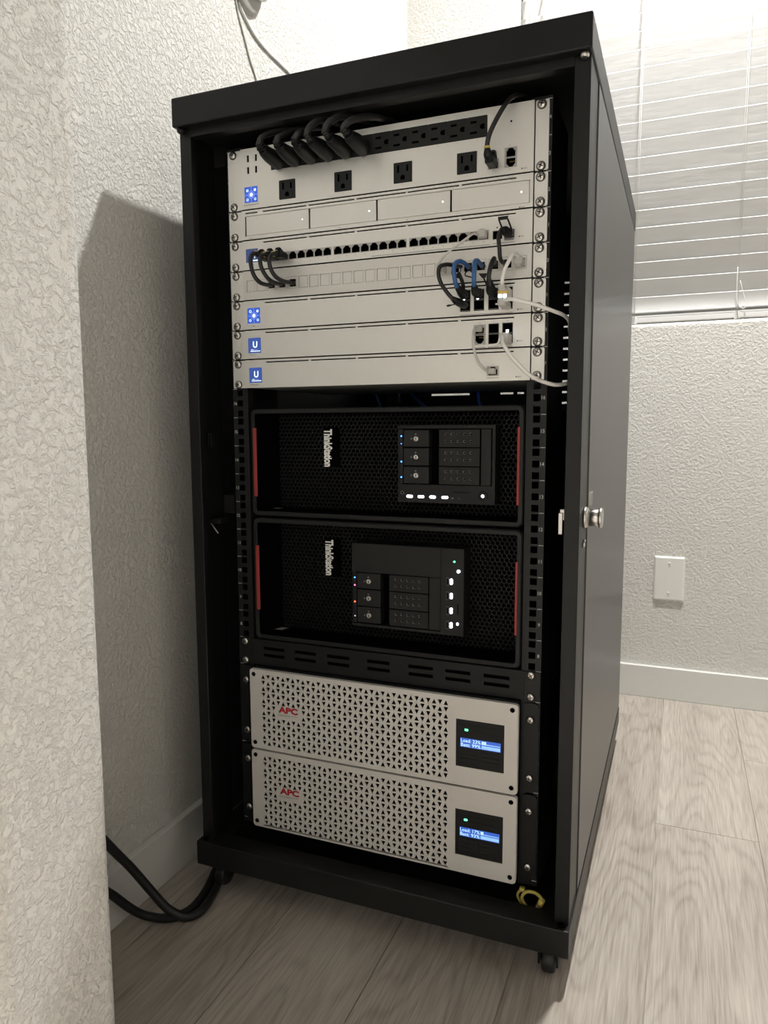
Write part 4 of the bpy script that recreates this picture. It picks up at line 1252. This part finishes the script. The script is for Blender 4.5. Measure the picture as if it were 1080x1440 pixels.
t = cable('patch_lead', 'white lead from the last patch panel jack to the gateway module', [(.2090, -.022, .9790), (.2072, -.030, .9806), (.2045, -.037, .9785), (.2019, -.042, .9716), (.1979, -.046, .9624), (.1950, -.046, .9529), (.1930, -.043, .9460), (.1926, -.040, .9420)], .0025, WHITECABLE)
obj('plug', MB().box(kx[23] - .0058, kx[23] + .0058, -.024, FY - .0002, .9700, .9795, 0, .001, 1).box(kx[23] - .003, kx[23] + .003, -.022, -.010, .9680, .9700), PLUGCLEAR, t)
md = thing('transceiver_module', 'steel transceiver module with gold band in the last gateway column', 'module', (.192, -.02, .928))
obj('housing', MB().box(.1860, .1985, -.036, FY - .0006, .9255, .9412, 0, .0006, 1), STEEL, md)
tag(obj('gold_band', MB().box(.1858, .1987, -.0365, -.028, .9318, .9352), GOLD, md), 'gold contact band')
for x in (.1886, .1950):
    obj('link_light', MB().box(x - .0022, x + .0022, -.0375, -.0360, .9268, .9308, 0, .0006, 1), LEDW, md)
obj('plug', MB().box(.1874, .1968, -.043, -.0366, .9360, .9425, 0, .001, 1), PLUGCLEAR, md)
t = cable('patch_lead', 'white lead leaving the lower gateway module rightwards past the post', [(.1960, -.040, .9225), (.2034, -.046, .9224), (.2126, -.050, .9201), (.2212, -.050, .9174), (.2357, -.046, .9136), (.2546, -.036, .9068), (.2690, -.018, .9015), (.2720, .008, .8960), (.2660, .05, .8900)], .0026, WHITECABLE)
obj('plug', MB().box(.1862, .1972, -.040, FY - .0006, .9160, .9250, 0, .0012, 1), PLUGCLEAR, t)
obj('plug_latch', MB().tube([(.1970, -.032, .9200), (.1900, -.034, .9196), (.1826, -.034, .9192)], .0011, 6, sub=0), WHITECABLE, t)

t = cable('patch_lead', 'white lead drooping from the lower fiber port of second-lowest silver unit', [(.1905, -.030, .8770), (.1948, -.042, .8682), (.2009, -.048, .8593), (.2087, -.050, .8488), (.2170, -.050, .8396), (.2265, -.046, .8296), (.2356, -.040, .8227), (.2438, -.030, .8187), (.2586, -.020, .8143), (.2695, -.003, .8160), (.2720, .018, .8200), (.2690, .05, .8230)], .0026, WHITECABLE)
obj('plug', MB().box(.1865, .1990, -.030, FY - .0006, .8690, .8830, 0, .001, 1), PLUGCLEAR, t)
obj('link_light', MB().box(.1962, .1996, -.0310, -.0298, .8832, .8862), LEDW, t)
obj('plug_latch', MB().tube([(.1882, -.030, .8779), (.1857, -.030, .8699), (.1810, -.030, .8680), (.1691, -.025, .8681), (.1570, -.020, .8702)], .0012, 6), WHITECABLE, t)

t = cable('patch_lead', 'thin pale grey lead joining the ports of the two lowest silver units', [(.1536, -.013, .8922), (.1514, -.020, .8915), (.1514, -.026, .8864), (.1520, -.030, .8766), (.1532, -.032, .8660), (.1555, -.032, .8566), (.1599, -.030, .8453), (.1649, -.024, .8383), (.1690, -.014, .8352)], .0018, GREYCABLE)
obj('plug', MB().box(.1490, .1590, -.014, FY - .0004, .8882, .8958, 0, .001, 1), PLUGCLEAR, t)
obj('plug', MB().box(.1680, .1782, -.016, FY - .0004, .8312, .8388, 0, .001, 1), PLUGCLEAR, t)

# blue leads glimpsed in the gap above the upper workstation
for k, pts in enumerate([[(-.150, .46, .870), (-.132, .50, .8388), (-.108, .50, .8142), (-.080, .50, .7945)], [(.040, .40, .880), (.0459, .40, .8302), (.049, .40, .8084), (.055, .40, .7935)], [(-.215, .46, .88), (-.20, .47, .84), (-.185, .48, .7945)]]):
    tag(obj('network_lead', MB().tube(pts, .0030, 8), BLUECABLE, None, pts[1]), ['blue lead slanting down in the gap above the upper workstation, middle one', 'blue lead standing upright in the gap above the upper workstation', 'blue lead at the left end of the gap above upper workstation'][k], 'cable', 'blue leads behind the gap')

# two thick black cords on the floor at the left
for k, (lab, pts) in enumerate([
 ('thick black power cord dropping steeply from the near wall to floor', [(-.340, -.275, .245), (-.333, -.240, .190), (-.330, -.2131, .149), (-.325, -.1841, .1055), (-.310, -.1619, .0601), (-.290, -.1488, .0265), (-.2700, -.1330, .0085), (-.2590, -.1180, .0068), (-.2580, -.0947, .0068), (-.2670, -.0596, .0068), (-.2800, -.0174, .0068), (-.284, .05, .0068)]),
 ('thick black power cord lying lower and crossing under the steep cord', [(-.345, -.260, .130), (-.342, -.232, .100), (-.340, -.2069, .0717), (-.335, -.1843, .0414), (-.328, -.1640, .0180), (-.3120, -.1500, .0072), (-.2920, -.1425, .0068), (-.2790, -.1300, .0085), (-.2745, -.1066, .0068), (-.2783, -.0754, .0068), (-.2888, -.0390, .0068), (-.300, -.0055, .0068), (-.303, .05, .0068)])]):
    tag(obj('floor_cable', MB().tube(pts, .0066, 10), RUBBER, None, pts[4]), lab, 'cable', 'floor power cords')

# yellow patch lead coiled inside the base
t = thing('yellow_lead', 'short yellow patch lead coiled inside the rack base at right', 'cable', (.238, -.01, .05))
yl = MB().tube([(.2440, -.012, .0540), (.2390, -.012, .0640), (.2355, -.010, .0720), (.2306, -.010, .0786), (.2269, -.010, .0855), (.2283, -.010, .0925), (.2334, -.010, .0977), (.2396, -.010, .0992), (.2469, -.010, .0983), (.2531, -.010, .0943), (.2555, -.010, .0905)], .0024, 8)
yl.tube([(.2400, -.009, .0560), (.2342, -.007, .0691), (.2268, -.006, .0739), (.2214, -.006, .0816), (.2197, -.006, .0879), (.2227, -.006, .0940), (.2260, -.006, .0965)], .0020, 8)
yl.tube([(.2174, -.006, .0715), (.2247, -.007, .0717), (.2330, -.009, .0640), (.2380, -.010, .0540)], .0016, 8)
obj('lead', yl, YELLOWCABLE, t)
obj('boot', MB().tube([(.2556, -.010, .0912), (.2520, -.010, .0810)], .0046, 8, sub=0), YELLOWBAND, t)
obj('plug', MB().box(.2470, .2540, -.014, -.006, .0730, .0812, 0, .0008, 1), PLUGCLEAR, t)
obj('plug', MB().box(.2225, .2300, -.009, -.003, .0945, .1005, 0, .0008, 1), YELLOWCABLE, t)

# ================================================================== lamps
def ceiling_lamp(name, label, pos, watts, radius, col, beam=0):
    """recessed downlight: trim ring, reflector well and a small frosted disc"""
    x, y, z = pos
    t = thing(name, label, 'lamp', (x, y, HC))
    R = radius + .012
    obj('trim_ring', MB().ring([[((R + .03) * math.cos(k * .2618) + x, (R + .03) * math.sin(k * .2618) + y, HC) for k in range(24)],
        [((R + .028) * math.cos(k * .2618) + x, (R + .028) * math.sin(k * .2618) + y, z - .004) for k in range(24)],
        [(R * math.cos(k * .2618) + x, R * math.sin(k * .2618) + y, z - .004) for k in range(24)],
        [(R * math.cos(k * .2618) + x, R * math.sin(k * .2618) + y, HC) for k in range(24)]]), TRIM, t)
    obj('lamp_disc', MB().lathe([(R, .012), (R, .010)], pos, 'z', 24), BULB, t)
    l = bpy.data.lights.new(name + '_light', 'SPOT' if beam else 'AREA')
    if beam:
        l.spot_size = math.radians(beam); l.spot_blend = .5; l.shadow_soft_size = radius
    else:
        l.shape = 'DISK'; l.size = radius * 2; l.spread = math.radians(146)
    l.energy = watts; l.color = col
    o = bpy.data.objects.new(name + '_light', l)
    o.location = (x, y, z)
    COL.objects.link(o)
ceiling_lamp('ceiling_lamp', 'round recessed ceiling lamp above and behind the rack', LAMP_POS, LAMP_W, .045, (1.0, .985, .95))
ceiling_lamp('ceiling_lamp', 'added unseen fill lamp behind the viewpoint', FILL_POS, FILL_W, .06, (1.0, .985, .955), 50)  # added for front fill, no such fixture is known here
